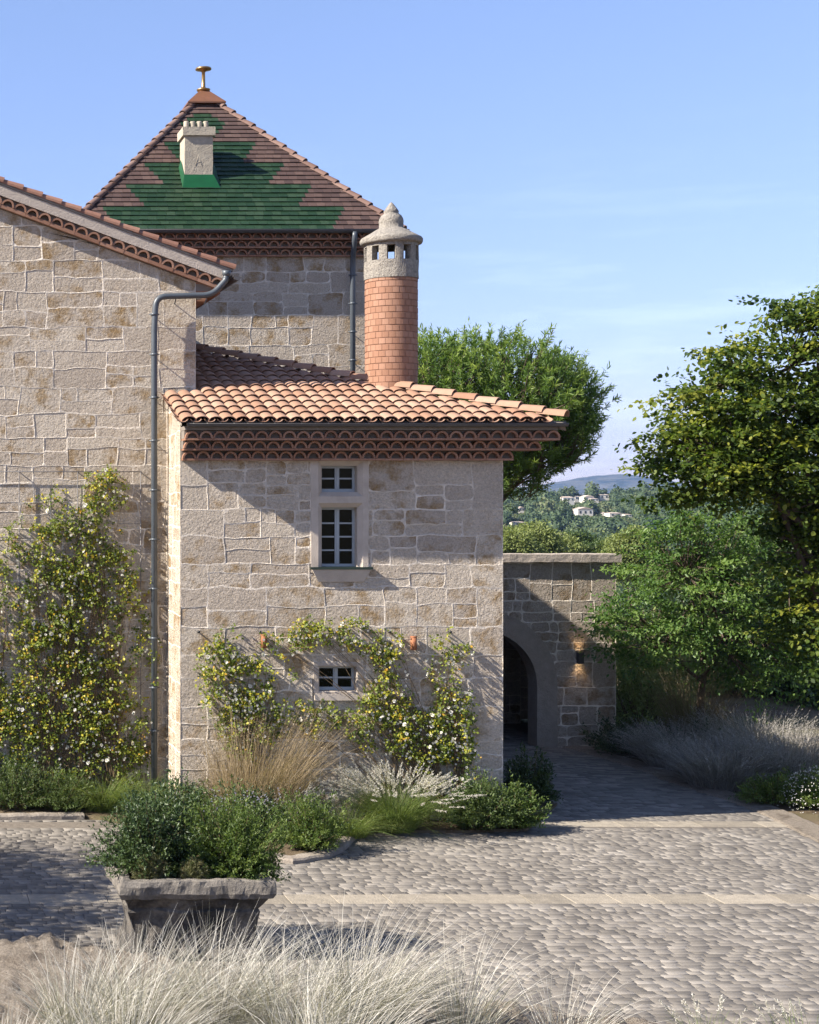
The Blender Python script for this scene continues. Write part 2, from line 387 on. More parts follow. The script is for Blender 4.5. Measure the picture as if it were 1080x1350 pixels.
def ridge_tiles(mb, A, B, Nn, rad=.11, expo=.34, m=0, rise=.03):
    A, B, Nn = map(Vector, (A, B, Nn)); D = B - A; Lr = D.length; D.normalize(); S = D.cross(Nn).normalized(); Nn = S.cross(D); seg = 8
    k = int(Lr / expo)
    for i in range(k):
        a0 = A + D * (i * expo + rnd.uniform(-.01, .01)); a1 = a0 + D * (expo + .07); tt = (rnd.random(), rnd.random(), rnd.random()); vs = []
        for (rr, p, hh) in ((rad * .86, a1, rise - .02), (rad, a0, rise + .015), (rad - .016, a0, rise + .015), (rad - .016, a0 + D * .1, rise)):
            for s in range(seg + 1):
                a = math.pi * s / seg; vs.append(p + S * math.cos(a) * rr + Nn * (hh + math.sin(a) * rr * .9))
        w = seg + 1
        fs = [(b_*w+s, b_*w+s+1, (b_+1)*w+s+1, (b_+1)*w+s) for b_ in range(3) for s in range(seg)]
        mb.add(vs, fs[:seg], m, tt, True); mb.add(vs, fs[seg:2*seg], m, tt); mb.add(vs, fs[2*seg:], m, tt, True)

def gutter(mb, A, D, out, length, r=.062, m=0):
    A, D, out = map(Vector, (A, D, out)); up = Vector((0, 0, 1)); seg = 8; vs = []
    for (rr) in (r, r - .006):
        for e in (0, 1):
            for s in range(seg + 1):
                a = math.pi + math.pi * s / seg; vs.append(A + D * (length * e) + out * (r + math.cos(a) * rr) + up * (math.sin(a) * rr))
    w = seg + 1; fs = [(s, s+1, w+s+1, w+s) for s in range(seg)] + [(2*w+s, 2*w+s+1, 3*w+s+1, 3*w+s) for s in range(seg)]
    fs += [tuple(range(w)), tuple(range(w, 2 * w))]
    mb.add(vs, fs, m, None, False)
    mb.tube([A + out * (2 * r), A + out * (2 * r) + D * length], .009, 6, m)
    mb.obox(A - up * .006 - out * .012, D * length, out * .011, up * .045, m)

def pipe_path(pts, rb=.12, n=5):
    """round the corners of a polyline"""
    P = [Vector(p) for p in pts]; out = [P[0]]
    for i in range(1, len(P) - 1):
        a, c, b_ = P[i-1], P[i], P[i+1]; d1 = (a - c); d2 = (b_ - c); k = min(rb, d1.length * .45, d2.length * .45)
        p, q = c + d1.normalized() * k, c + d2.normalized() * k
        for s in range(n + 1): t = s / n; out.append(p * (1-t)**2 + c * 2 * t * (1-t) + q * t * t)
    out.append(P[-1]); return out

# ================================================================== GATE HOUSE (small tower)
GZ = -.47                                                         # court level while the houses are set out from the facade
YF, YM, YR = 24.70, 25.97, 31.0
gx0, gx1 = 4.33, 9.33
SCALE = F / YF
fx = lambda px: (px - X0) / SCALE
fz = lambda py: CAMZ + (YH - py) / SCALE
gate = thing('gatehouse', 'small square stone house with an orange canal tiled hip roof and three little windows', 'house', ((gx0 + gx1) / 2, YF, 0))
zg = 5.15
surr_u = (fx(410), fx(485.5), fz(755), zg)                     # dressed surround of the two stacked windows
surr_l = (fx(413.5), fx(478), fz(914), fz(873))
mb = MB()
stone_wall(mb, (0, YF, 0), (1,0,0), (0,0,1), (0,-1,0), gx0, gx1, GZ, zg, 11, cs=.95, hscale=.9, holes=[surr_u, surr_l], big=(True, True))
SLP = .335
zl = lambda y: 5.72 + SLP * (y - 24.26)
stone_wall(mb, (gx0, 0, 0), (0,-1,0), (0,0,1), (-1,0,0), -YM, -YF - .002, GZ, 6.3, 12, top=lambda u: zl(-u) - .03, big=(False, True))
dgl = Vector((4.84 - gx1, 28.85 - YF - .02, 0)); dl = dgl.length; dgl.normalize()
stone_wall(mb, (gx1, YF + .002, 0), dgl, (0,0,1), (-dgl.y * -1, -dgl.x, 0), 0, dl, GZ, 7.2, 13, top=lambda u: 5.60 + SLP * (dgl.y * u + .40), big=(True, False))
mb.add([(gx1 - .02, YF + .03, GZ), (4.84, 28.85, GZ), (4.84, 28.85, 7.05), (gx1 - .02, YF + .03, 5.65)], [(0,1,2,3)], 1)
mb.quad((gx0 + .02, YF + .021, GZ), (gx0 + .02, YM, GZ), (gx0 + .02, YM, 6.2), (gx0 + .02, YF + .021, 5.75), 1)
mb.box((gx0 + .05, YF + .42, GZ), (gx1 - .5, YF + .44, 5.1), 1)   # inner partition keeps the rooms dark
mb.build('wall', SW(), gate)

def window(parent, rect_out, opening, frame_px, cols, rows, chamfer, depth=.20, sill=False, dressed=True):
    ox0, ox1, oz0, oz1 = rect_out; ax0, ax1, az0, az1 = opening
    mb = MB(); ch = chamfer
    lo = [(ox0, ox1, oz0, oz1, -.012), (ax0 - ch, ax1 + ch, az0 - (0 if sill else ch), az1 + ch, -.012), (ax0, ax1, az0, az1, ch - .012 if ch else .0), (ax0, ax1, az0, az1, depth + .05)]
    vs = []
    for (x0, x1, z0, z1, d) in lo: vs += [(x0, YF + d, z0), (x1, YF + d, z0), (x1, YF + d, z1), (x0, YF + d, z1)]
    fs = [(l*4+i, l*4+(i+1)%4, l*4+4+(i+1)%4, l*4+4+i) for l in range(3) for i in range(4)]
    mb.add(vs, fs, 0)
    b4 = [(x, YF + .03, z) for (x, z) in ((ox0, oz0), (ox1, oz0), (ox1, oz1), (ox0, oz1))]
    mb.add(vs[:4] + b4, [(i, (i+1) % 4, 4 + (i+1) % 4, 4 + i) for i in range(4)], 0)
    st = mb.build('window_surround', M['dressed'], parent)
    fm = MB(); y0, y1 = YF + depth, YF + depth + .045; fw = .036
    x0, x1, z0, z1 = ax0, ax1, az0, az1; xm = (x0 + x1) / 2
    fm.box((x0, y0, z0), (x0 + fw, y1, z1)); fm.box((x1 - fw, y0, z0), (x1, y1, z1))
    fm.box((x0 + fw, y0, z0), (x1 - fw, y1, z0 + fw * 1.35)); fm.box((x0 + fw, y0, z1 - fw), (x1 - fw, y1, z1))
    fm.box((xm - .034, y0 - .008, z0 + fw * 1.35), (xm + .034, y1 - .004, z1 - fw))
    fm.box((xm - .012, y0 - .020, z0 + fw * 1.35), (xm + .012, y0 - .0085, z1 - fw))
    for c in range(2):
        l, r_ = (x0 + fw, xm - .034) if c == 0 else (xm + .034, x1 - fw)
        for q in range(1, rows):
            zz = z0 + fw * 1.35 + (z1 - fw - z0 - fw * 1.35) * q / rows; fm.box((l, y0 + .008, zz - .012), (r_, y1 - .008, zz + .012))
    fr = fm.build('window', M['frame'], parent)
    pn = MB()
    for c in range(2):
        l, r_ = (x0 + fw, xm - .034) if c == 0 else (xm + .034, x1 - fw)
        pn.quad((l, y0 + .028, z0 + fw), (r_, y0 + .028, z0 + fw), (r_, y0 + .028, z1 - fw), (l, y0 + .028, z1 - fw))
    pn.build('pane', M['glass'], fr)
    return fr
zmid = fz(655)
window(gate, (surr_u[0], surr_u[1], zmid, zg), (fx(425.5), fx(472.5), fz(648.5), fz(614)), None, 2, 2, .07)
window(gate, (surr_u[0], surr_u[1], surr_u[2], zmid), (fx(425.5), fx(472.5), fz(748), fz(669)), None, 2, 4, .07, sill=True)
window(gate, surr_l, (fx(421), fx(470), fz(911), fz(879)), None, 2, 2, .015, .14)
mb = MB(); za, zb_ = fz(749.5), fz(767)                           # moulded sill under the lower window
xa, xb = fx(410), fx(488.5)
mb.add([(xa, YF - .065, za), (xb, YF - .065, za), (xb, YF - .0125, za), (xa, YF - .0125, za), (xa + .02, YF - .060, za - .04), (xb - .02, YF - .060, za - .04),
        (xa + .11, YF - .02, zb_), (xb - .11, YF - .02, zb_), (xb - .11, YF - .0125, zb_), (xa + .11, YF - .0125, zb_), (xb - .02, YF - .0125, za - .04), (xa + .02, YF - .0125, za - .04)],
       [(3,2,1,0), (0,1,5,4), (4,5,7,6), (6,7,8,9), (0,4,11,3), (4,6,9,11), (1,2,10,5), (5,10,8,7)], 0)
sl_ = mb.build('sill', M['dressed'], gate)
mb = MB(); mb.box((xa - .018, YF - .075, za + .002), (xb + .018, YF + .19, za + .024)); mb.box((xa - .018, YF - .081, za - .012), (xb + .018, YF - .0755, za + .024)); mb.build('sill_flashing', M['darkgreen'], sl_)
mb = MB(); mb.box((fx(414), YF - .05, fz(923)), (fx(486), YF - .0125, fz(914.2))); mb.build('sill', M['dressed'], gate)

# eave moulding, front and right side
mb = MB()
EXT = (.12, .50, .74)
genoise(mb, (gx0 + .01, YF, 0), (1,0,0), (0,-1,0), gx1 - gx0 - .01, zg, 3, ext=EXT)
for r_ in range(3): mb.box((gx1 + .001, YF + .001, zg + .152 * r_ + .001), (gx1 + EXT[r_] - .03, YF + .22, zg + .152 * r_ + .150), 0)
mb.box((gx0 + .005, YF - .37, zg + .458), (gx1 + .70, YF + .10, zg + .52), 1)
mb.build('eave_moulding', [M['genoise'], M['mortar_grey']], gate)
# roof
ey, ez, ex = 24.26, 5.715, 10.10; sl_ang = math.atan(SLP); HK = .904; cw, sw = math.cos(sl_ang), math.sin(sl_ang)
hipw = lambda u_x: (ex - u_x) / cw                                # slope distance up to the hip at x
mb = MB(); hx, hy = 4.82, ey + HK * (ex - 4.82)                        # hip meets the main house side wall
mb.add([(gx0 - .06, ey, ez), (ex, ey, ez), (4.82, hy, ez + SLP * (hy - ey)), (4.82, YM + .01, ez + SLP * (YM - ey)), (gx0 - .06, YM - .01, ez + SLP * (YM - ey))], [(0,1,2,3,4)], 1)
mb.add([(ex, ey, ez), (4.82, hy, ez + SLP * (hy - ey)), (4.82, hy + .05, ez + SLP * (hy - ey) - .16), (ex + .05, ey + .05, ez - .12)], [(0,1,2,3)], 1)
mb.add([(gx0 - .06, ey, ez), (gx0 - .06, YM - .01, ez + SLP * (YM - ey)), (gx0 - .06, YM - .01, ez + SLP * (YM - ey) - .05), (gx0 - .06, ey, ez - .05)], [(0,1,2,3)], 1)
def in_front(u, w):
    x = gx0 - .06 + u; y = ey + w * cw
    if x > ex - .02 or y > ey + HK * (ex - x) - .02: return False
    if y > YM - .05: return x > 4.86
    return x > gx0 - .08
canal_tiles(mb, (gx0 - .06, ey - .05, ez - .012), (1,0,0), (0, cw, sw), (0, -sw, cw), in_front, ex - gx0 + .1, 6.2)
hd = Vector((-1, 1, .29)).normalized()
ridge_tiles(mb, Vector((ex + .02, ey - .02, ez + .05)), Vector((4.84, hy, ez + SLP * (hy - ey) + .05)), (0, 0, 1), .115, .36)
for q in range(6):                                                 # verge tiles along the left edge
    pass
roof = mb.build('roof', [M['tile'], M['mortar_grey']], gate)
mb = MB(); gutter(mb, (gx0 + .02, ey + .03, ez - .012), (1,0,0), (0,-1,0), ex - gx0 + .02, .05)
mb.build('gutter', M['gutter'], gate)

# round chimney on the right-hand slope
ccx, ccy, cr_ = 8.12, 26.4, .421; KC = .943; cz_ = lambda z: 4.53 + (z - 4.53) * KC
ch = MB(); nb = 24; z = 4.6; row = 0; ztop = cz_(8.41)
ch.lathe(ccx, ccy, [(cr_ - .008, GZ), (cr_ - .008, ztop)], 48, 1)
while z < ztop - .02:
    hgt = .104
    for i in range(nb):
        a0 = 2 * math.pi * (i + (row % 2) * .5) / nb; a1 = a0 + 2 * math.pi / nb; g = .007; rr = cr_ + rnd.uniform(-.003, .003); vs = []
        zt = min(z + hgt - .009, ztop) + rnd.uniform(-.002, .002)
        for s in range(4):
            a = a0 + g + (a1 - a0 - 2 * g) * s / 3
            for (r2, zz) in ((cr_ - .01, z), (rr, z + .004), (rr, zt - .004), (cr_ - .01, zt)): vs.append((ccx + r2 * math.cos(a), ccy + r2 * math.sin(a), zz))
        fs = [(s*4+k, (s+1)*4+k, (s+1)*4+k+1, s*4+k+1) for s in range(3) for k in range(3)] + [(0,1,2,3), (15,14,13,12)]
        ch.add(vs, fs, 0, None)
    z += hgt; row += 1
chim = ch.build('chimney', [M['brick'], m_plain('brick_joint', (.235,.13,.088), (.20,.11,.075), 20, .95, .003, 80)], roof)
tp = MB(); rj = lambda a, z: cr_ + .012 + .012 * noise.noise(Vector((math.cos(a)*3, math.sin(a)*3, z*5)))
zs = [cz_(q_) for q_ in (8.41, 8.55, 8.69, 8.72, 8.97, 9.00, 9.06)]; nh = 10; sg = 80; ph = math.atan2(-ccy, -ccx)
def hole(k): 
    d = ((k + .5) / sg * nh) % 1.0; return d < .21 or d > .79
vs = []
for ri_ in (0, 1):
    for zz in zs:
        for k in range(sg):
            a = ph + 2 * math.pi * k / sg; r2 = rj(a, zz) if ri_ == 0 else cr_ - .11
            vs.append((ccx + r2 * math.cos(a), ccy + r2 * math.sin(a), zz))
nz = len(zs); fs = []
for j in range(nz - 1):
    for k in range(sg):
        k2 = (k + 1) % sg; hl = (j in (3,)) and hole(k)
        ou = lambda jj, kk: jj * sg + kk
        inn = lambda jj, kk: nz * sg + jj * sg + kk
        if not hl:
            fs += [(ou(j,k), ou(j,k2), ou(j+1,k2), ou(j+1,k)), (inn(j,k2), inn(j,k), inn(j+1,k), inn(j+1,k2))]
        else:
            if not hole((k - 1) % sg): fs.append((ou(j,k), inn(j,k), inn(j+1,k), ou(j+1,k)))
            if not hole(k2): fs.append((ou(j,k2), ou(j+1,k2), inn(j+1,k2), inn(j,k2)))
            fs += [(ou(j,k), ou(j,k2), inn(j,k2), inn(j,k)), (ou(j+1,k), inn(j+1,k), inn(j+1,k2), ou(j+1,k2))]
tp.add(vs, fs, 0)
prof = [(.30,9.03),(.46,9.02),(.515,9.03),(.53,9.06),(.53,9.11),(.51,9.14),(.44,9.18),(.36,9.225),(.29,9.27),(.235,9.30),(.205,9.32),(.205,9.40),(.21,9.43),(.20,9.48),(.17,9.535),(.12,9.575),(.125,9.59),(.128,9.61),(.105,9.65),(.07,9.70),(.035,9.75),(.0,9.78)]
tp.lathe(ccx, ccy, [(r_ * KC, cz_(z_)) for (r_, z_) in prof], 40, 0, None, .03)
tp.build('chimney_cap', M['render'], chim)

# ================================================================== MAIN HOUSE (gable wall on the left)
mx0, mx1 = -4.5, 4.80
zline = lambda x: 8.085 + .375 * (4.80 - x) if x > -2.0 else 8.085 + .375 * 6.8 - .375 * (-2.0 - x)
main = thing('main_house', 'tall stone gable wall of the main house at left with a sloping tiled verge', 'house', (1, YM, 0))
mb = MB()
stone_wall(mb, (0, YM, 0), (1,0,0), (0,0,1), (0,-1,0), mx0, mx1, GZ, 11.2, 21, cs=.95, hscale=.9, top=lambda u: zline(u), big=(False, True))
mb.add([(mx0, YM + .02, GZ), (mx1 - .01, YM + .02, GZ), (mx1 - .01, YM + .02, zline(mx1)), (-2, YM + .02, zline(-2)), (mx0, YM + .02, zline(mx0))], [(0,1,2,3,4)], 1)
stone_wall(mb, (mx1, 0, 0), (0,1,0), (0,0,1), (1,0,0), YM + .002, YR + 3, GZ, 8.2, 22)
mb.quad((mx0, YM, GZ), (mx0, YR + 3, GZ), (mx0, YR + 3, zline(mx0)), (mx0, YM, zline(mx0)), 1)
mb.build('wall', SW(), main)
sd = Vector((1, 0, -.375)).normalized(); su = Vector((.375, 0, 1)).normalized()
mb = MB(); A = Vector((-2.0, YM, zline(-2.0))); Lm = (5.20 + 2.0) * math.sqrt(1 + .375**2)
genoise(mb, A, sd, (0,-1,0), Lm, .012, 1, rowh=.185, pitch=.2115, up=su, first_out=.10, th=.055)
mb.obox(A + su * .198, sd * Lm, Vector((0,-.085,0)), su * .158, 2)                                   # rendered band between moulding and tiles
mb.obox(A + su * .198 + Vector((0, .001, 0)), sd * Lm, Vector((0,.45,0)), su * .155, 2)
# soffit of the eave that oversails the side wall
mb.obox(Vector((mx1 + .001, YM + .002, 8.02)), Vector((.40, 0, -.12)), Vector((0, 8, 0)), Vector((0, 0, .10)), 0)
genoise(mb, (mx1 + .001, YM + .001, 0), (0,1,0), (1,0,0), 5.0, 7.78, 2, rowh=.14, step=.17)
mb.build('verge_moulding', [M['genoise'], M['mortar_grey'], m_plain('rough_verge_render', (.42,.36,.305), (.33,.28,.24), 8, .95, .03, 35)], main)
mb = MB(); vb = A + su * .362
mb.obox(vb + Vector((0, -.10, 0)), sd * (Lm + .06), Vector((0, 7.3, 0)), su * .03, 1)
mb.obox(vb + Vector((0, -.10, 0)), Vector((-1,0,-.375)).normalized() * 3.2, Vector((0, 7.3, 0)), Vector((-.375,0,1)).normalized() * .03, 1)
tl = .335; k = int(Lm / tl) + 1                                                                     # overlapping verge tiles seen on edge
for i in range(k):
    s0 = Lm + .08 - i * tl; c0 = vb + sd * s0 + su * (.020 + rnd.uniform(0, .006)) + Vector((0, -.02, 0)); c1 = vb + sd * (s0 - tl - .09) + su * .002 + Vector((0, -.02, 0)); vs = []; sgm = 8
    for (rr, c, e) in ((.088, c1, 0), (.108, c0, 0), (.090, c0, 0), (.090, c0 - sd * .12, 0)):
        for s in range(sgm + 1):
            a = math.pi * s / sgm * 1.12 - .19; vs.append(c + Vector((0, math.cos(a) * rr, 0)) * -1 + su * (.035 + math.sin(a) * rr * .8))
    w = sgm + 1; fs = [(b_*w+s, b_*w+s+1, (b_+1)*w+s+1, (b_+1)*w+s) for b_ in range(3) for s in range(sgm)]
    mb.add(vs, fs, 0, None, False)
canal_tiles(mb, vb + sd * (Lm + .08) + Vector((0, .16, 0)) + su * .03, (0,1,0), -sd, su, lambda u, w: 0 < u < 6.9, 7.0, Lm, m=0)
mb.build('roof', [M['tile_old'], M['mortar_grey']], main)
mb = MB(); ge = vb + sd * (Lm + .07)
gutter(mb, (ge.x - .02, YM - .24, ge.z - .10), (0,1,0), (1,0,0), 5.0, .062)
mb.build('gutter', M['gutter'], main)
mb = MB(); s2 = (YM - .16) / F
q = lambda px, py, y=YM - .15: ((px - X0) * y / F, y, CAMZ + (YH - py) * y / F)
pts = pipe_path([q(298.5, 362), q(298, 369), q(280, 389), q(206, 391), q(203.5, 430), (q(203.5, 430)[0], YM - .15, GZ - .02)], .17, 7)
mb.tube(pts, .050, 12); 
for zz in (7.55, 6.9, 6.2, 5.5, 4.7, 3.9, 3.1, 2.3, 1.5, .8):
    xx = q(203.5, 430)[0]; mb.tube([(xx, YM - .15, zz - .018), (xx, YM - .15, zz + .018)], .058, 12); mb.tube([(xx - .02, YM - .12, zz), (xx - .02, YM, zz)], .008, 6); mb.tube([(xx - .085, YM - .15, zz), (xx + .085, YM - .15, zz)], .009, 6)
for px in (232, 272): p_ = Vector(q(px, 390)); mb.tube([p_ + Vector((0, 0, -.05)), p_ + Vector((0, .1, -.11)), p_ + Vector((0, .16, -.11))], .009, 6)
mb.tube([q(298.8, 357), q(298.6, 364)], [.075, .055], 12)
mb.build('downpipe', M['pipe'], main)

# ================================================================== TALL TOWER behind, pyramid roof with the green tile pattern
tw = thing('tower', 'tall square stone tower behind with a steep pyramid roof of brown and green tiles', 'tower', (6.35, YR, 0))
tx0, tx1, ty1 = 3.59, 9.11, 36.5
mb = MB()
stone_wall(mb, (0, YR, 0), (1,0,0), (0,0,1), (0,-1,0), tx0, tx1, 4.4, 9.29, 31, cs=.95, hscale=.9, big=(False, True))
stone_wall(mb, (tx1, 0, 0), (0,1,0), (0,0,1), (1,0,0), YR + .002, ty1, GZ, 9.29, 32)
mb.quad((tx0, YR, 0), (tx0, ty1, 0), (tx0, ty1, 9.27), (tx0, YR, 9.27), 1); mb.quad((tx0, ty1, 0), (tx1, ty1, 0), (tx1, ty1, 9.27), (tx0, ty1, 9.27), 1)
mb.build('wall', SW(), tw)
mb = MB()
genoise(mb, (tx0, YR, 0), (1,0,0), (0,-1,0), tx1 - tx0, 9.27, 3, ext=(.12, .28, .42), step=.085, rowh=.15)
genoise(mb, (tx1, YR + .001, .003), (0,1,0), (1,0,0), ty1 - YR, 9.27, 3, step=.14, rowh=.15)
mb.box((tx0 - .4, YR - .27, 9.722), (tx1 + .48, ty1 + .4, 9.75), 1)
mb.build('eave_moulding', [M['genoise'], M['mortar_grey']], tw)
ax, ay = 6.43, 33.9; rx0, rx1, ry0, ry1, rz = 3.17, 9.68, 30.67, 37.13, 9.74; az = 13.18; hw = (rx1 - rx0) / 2
mb = MB()
GREEN = [  # bands of the green figure in photo pixels, top row then bottom row: (y top, y bottom, left top, left bottom, right top, right bottom)
    (270.5, 309, 132, 160, 456, 434), (243, 270.5, 163, 190, 412, 394), (216.5, 243, 189, 217, 375, 353), (189.5, 216.5, 216, 240, 337, 318)]
def is_green(p):
    px, py = p.x / p.y * F + X0, YH - (p.z - CAMZ) / p.y * F
    for (t, bt, lt, lb, rt, rb) in GREEN:
        if t <= py < bt:
            k = (py - t) / (bt - t); return lt + (lb - lt) * k < px < rt + (rb - rt) * k
    dx = px - 267                                                # the small lozenge near the top
    return 147 < py < 183 and (abs(dx) < (py - 147) * 1.65 + 2 if py < 165 else abs(dx) < 30 - (py - 165) * .95)
def slope(o, U, inw, wl, hd, rise, front):
    o, U, inw = map(Vector, (o, U, inw)); sl_len = math.hypot(hd, rise); Wd = (inw * hd + Vector((0, 0, rise))) / sl_len; Nn = U.cross(Wd).normalized()
    if Nn.z < 0: Nn = -Nn
    top = .965; rows = 31; ex_ = sl_len * top / rows
    mb.add([o, o + U * wl, o + U * wl / 2 + Wd * sl_len], [(0,1,2)], 1)
    for j in range(rows):
        w0 = j * ex_; k0 = w0 / sl_len / 2 * wl; ua, ub = k0 + .02, wl - k0 - .02; tw_ = .172
        n = max(1, int(math.ceil((ub - ua) / tw_)) + 1); st = ua - tw_ * (rnd.random())
        for i in range(n + 1):
            a, b_ = max(ua, st + i * tw_ + .003), min(ub, st + (i + 1) * tw_ - .003)
            if b_ - a < .02: continue
            rm = o + Wd * (w0 + ex_ * .5); ga, gb = (front and is_green(rm + U * a)), (front and is_green(rm + U * b_)); pcs = [(a, b_, ga)]
            if ga != gb:                                              # a tile cut on the line of the figure
                lo_, hi_ = a, b_
                for _ in range(10):
                    md = (lo_ + hi_) / 2
                    if is_green(rm + U * md) == ga: lo_ = md
                    else: hi_ = md
                pcs = [(a, lo_, ga), (lo_ + .001, b_, gb)]
            h0 = .030 + rnd.uniform(-.003, .004); h1 = .006
            for (a, b_, g) in pcs:
              vs = [o + U * a + Wd * w0 + Nn * (h0 - .018), o + U * b_ + Wd * w0 + Nn * (h0 - .018), o + U * a + Wd * w0 + Nn * h0, o + U * b_ + Wd * w0 + Nn * h0, o + U * a + Wd * (w0 + ex_ + .03) + Nn * h1, o + U * b_ + Wd * (w0 + ex_ + .03) + Nn * h1]
              tt = (rnd.random(), rnd.random(), rnd.random())
              mb.add(vs, [(0,1,3,2), (2,3,5,4), (0,2,4), (1,5,3)], 2 if g else 0, tt)
hd_ = ay - ry0; rise = az - rz
slope((rx0, ry0, rz), (1,0,0), (0,1,0), rx1 - rx0, hd_, rise, True)
slope((rx1, ry0, rz), (0,1,0), (-1,0,0), ry1 - ry0, hw, rise, False)
slope((rx1, ry1, rz), (-1,0,0), (0,-1,0), rx1 - rx0, ry1 - ay, rise, False)
slope((rx0, ry1, rz), (0,-1,0), (1,0,0), ry1 - ry0, hw, rise, False)
apex = Vector((ax, ay, az))
for cnr in ((rx0, ry0), (rx1, ry0), (rx0, ry1), (rx1, ry1)):
    a = Vector((cnr[0], cnr[1], rz)); d = apex - a
    ridge_tiles(mb, a + Vector((0, 0, .0)), a + d * .975, (0, 0, 1), .085, .30, 3, .0)
troof = mb.build('roof', [M['flat_tile'], M['mortar_grey'], M['green_tile'], M['hip_tile']], tw)
mb = MB(); zc = 12.93; hc = .40
mb.add([(ax-hc, ay-hc, zc), (ax+hc, ay-hc, zc), (ax+hc, ay+hc, zc), (ax-hc, ay+hc, zc), (ax-.10, ay-.10, zc+.30), (ax+.10, ay-.10, zc+.30), (ax+.10, ay+.10, zc+.30), (ax-.10, ay+.10, zc+.30),
        (ax-hc, ay-hc, zc-.03), (ax+hc, ay-hc, zc-.03), (ax+hc, ay+hc, zc-.03), (ax-hc, ay+hc, zc-.03)],
       [(0,1,5,4), (1,2,6,5), (2,3,7,6), (3,0,4,7), (4,5,6,7), (8,9,1,0), (9,10,2,1), (10,11,3,2), (11,8,0,3), (11,10,9,8)], 0)
mb.build('roof_cap', M['copper'], troof)
mb = MB(); z0 = zc + .29
mb.lathe(ax, ay, [(.0, z0), (.10, z0), (.145, z0 + .04), (.145, z0 + .06), (.06, z0 + .085), (.042, z0 + .11), (.036, z0 + .42), (.06, z0 + .45), (.165, z0 + .475), (.172, z0 + .49), (.16, z0 + .515), (.05, z0 + .545), (.0, z0 + .55)], 24)
mb.build('finial', M['brass'], troof)
# square chimney growing through the front slope
sx0, sx1, sy0 = 5.645, 6.205, 31.73
mb = MB(); N_ = 7
def rough_box(mb, a, b, n, j, m=0):
    (x0, y0, z0), (x1, y1, z1) = a, b
    def face(o, U, V, nu, nv):
        vs = []; o, U, V = map(Vector, (o, U, V)); nn = U.cross(V).normalized()
        for i in range(nv + 1):
            for k in range(nu + 1):
                p = o + U * (k / nu) + V * (i / nv)
                d = Vector((noise.noise(p * 5), noise.noise(p * 5 + Vector((9, 0, 0))), noise.noise(p * 5 + Vector((0, 9, 0))))) * j
                d += Vector((noise.noise(p * 17), noise.noise(p * 17 + Vector((9, 0, 0))), noise.noise(p * 17 + Vector((0, 9, 0))))) * j * .5
                vs.append(p + d)
        mb.add(vs, [(i*(nu+1)+k, i*(nu+1)+k+1, (i+1)*(nu+1)+k+1, (i+1)*(nu+1)+k) for i in range(nv) for k in range(nu)], m, (.5, .5, .5))
    dx, dy, dz = (x1-x0, 0, 0), (0, y1-y0, 0), (0, 0, z1-z0)
    c = lambda L_: max(2, int(L_ / n))
    nx, ny, nz_ = c(x1-x0), c(y1-y0), c(z1-z0)
    face((x0,y0,z0), dx, dz, nx, nz_); face((x1,y1,z0), (x0-x1,0,0), dz, nx, nz_); face((x0,y1,z0), (0,y0-y1,0), dz, ny, nz_); face((x1,y0,z0), dy, dz, ny, nz_)
    face((x0,y0,z1), dx, dy, nx, ny); face((x0,y1,z0), dx, (0,y0-y1,0), nx, ny)
rough_box(mb, (sx0, sy0, 10.75), (sx1, sy0 + .54, 11.80), .06, .005)
rough_box(mb, (sx0 - .045, sy0 - .045, 11.80), (sx1 + .045, sy0 + .58, 11.97), .06, .005)
for pts_ in (((5.86, 11.20), (5.925, 11.42)), ((5.925, 11.42), (5.99, 11.20)), ((5.885, 11.27), (5.965, 11.27))):    # the faint mark on its face
    (xa_, za_), (xb_, zb2) = pts_; mb.tube([(xa_, sy0 + .001, za_), (xb_, sy0 + .001, zb2)], .004, 6)
schim = mb.build('chimney', M['chimney_stone'], troof)
for i in range(4):
    mb = MB(); px_ = sx0 + .085 + i * .13; mb.lathe(px_, sy0 + .3, [(.055, 11.95), (.055, 12.13), (.05, 12.15), (.036, 12.15), (.036, 12.0)], 14); mb.build('chimney_pot', M['chimney_stone'], schim)
mb = MB(); sl_z = lambda y: rz + rise / hd_ * (y - ry0) + .035
yb = sy0 - .17; zb = sl_z(yb)
mb.add([(sx0 - .07, yb, zb), (sx1 + .12, yb, zb), (sx1 + .012, sy0 - .015, zb + .30), (sx0 - .012, sy0 - .015, zb + .30)], [(0,1,2,3)], 0)
for (xq, xo) in ((sx0 - .012, sx0 - .07), (sx1 + .012, sx1 + .12)):
    mb.add([(xq, sy0 - .015, zb + .30), (xo, yb, zb), (xo, sy0 + .30, sl_z(sy0 + .30)), (xq, sy0 + .36, sl_z(sy0 + .36) + .10)], [(0,1,2,3)], 0)
mb.build('flashing', M['green_metal'], schim)
mb = MB(); gutter(mb, (rx0 + .02, ry0 + .05, rz - .002), (1,0,0), (0,-1,0), rx1 - rx0 + .06, .062); mb.build('gutter', M['gutter'], tw)
mb = MB(); xq = (465 + 130) / F * 30.87; qx = (467.5 + 130) / F * 30.64
mb.tube(pipe_path([(qx, 30.63, 9.70), (qx, 30.63, 9.56), (xq, 30.86, 9.16), (xq, 30.86, 5.0)], .14, 6), .052, 12)
for zz in (8.9, 8.35, 7.8, 7.25, 6.7, 6.15, 5.6): mb.tube([(xq, 30.86, zz - .018), (xq, 30.86, zz + .018)], .06, 12); mb.tube([(xq - .085, 30.86, zz), (xq + .085, 30.86, zz)], .009, 6); mb.tube([(xq, 30.9, zz), (xq, 31, zz)], .008, 6)
mb.build('downpipe', M['pipe'], tw)

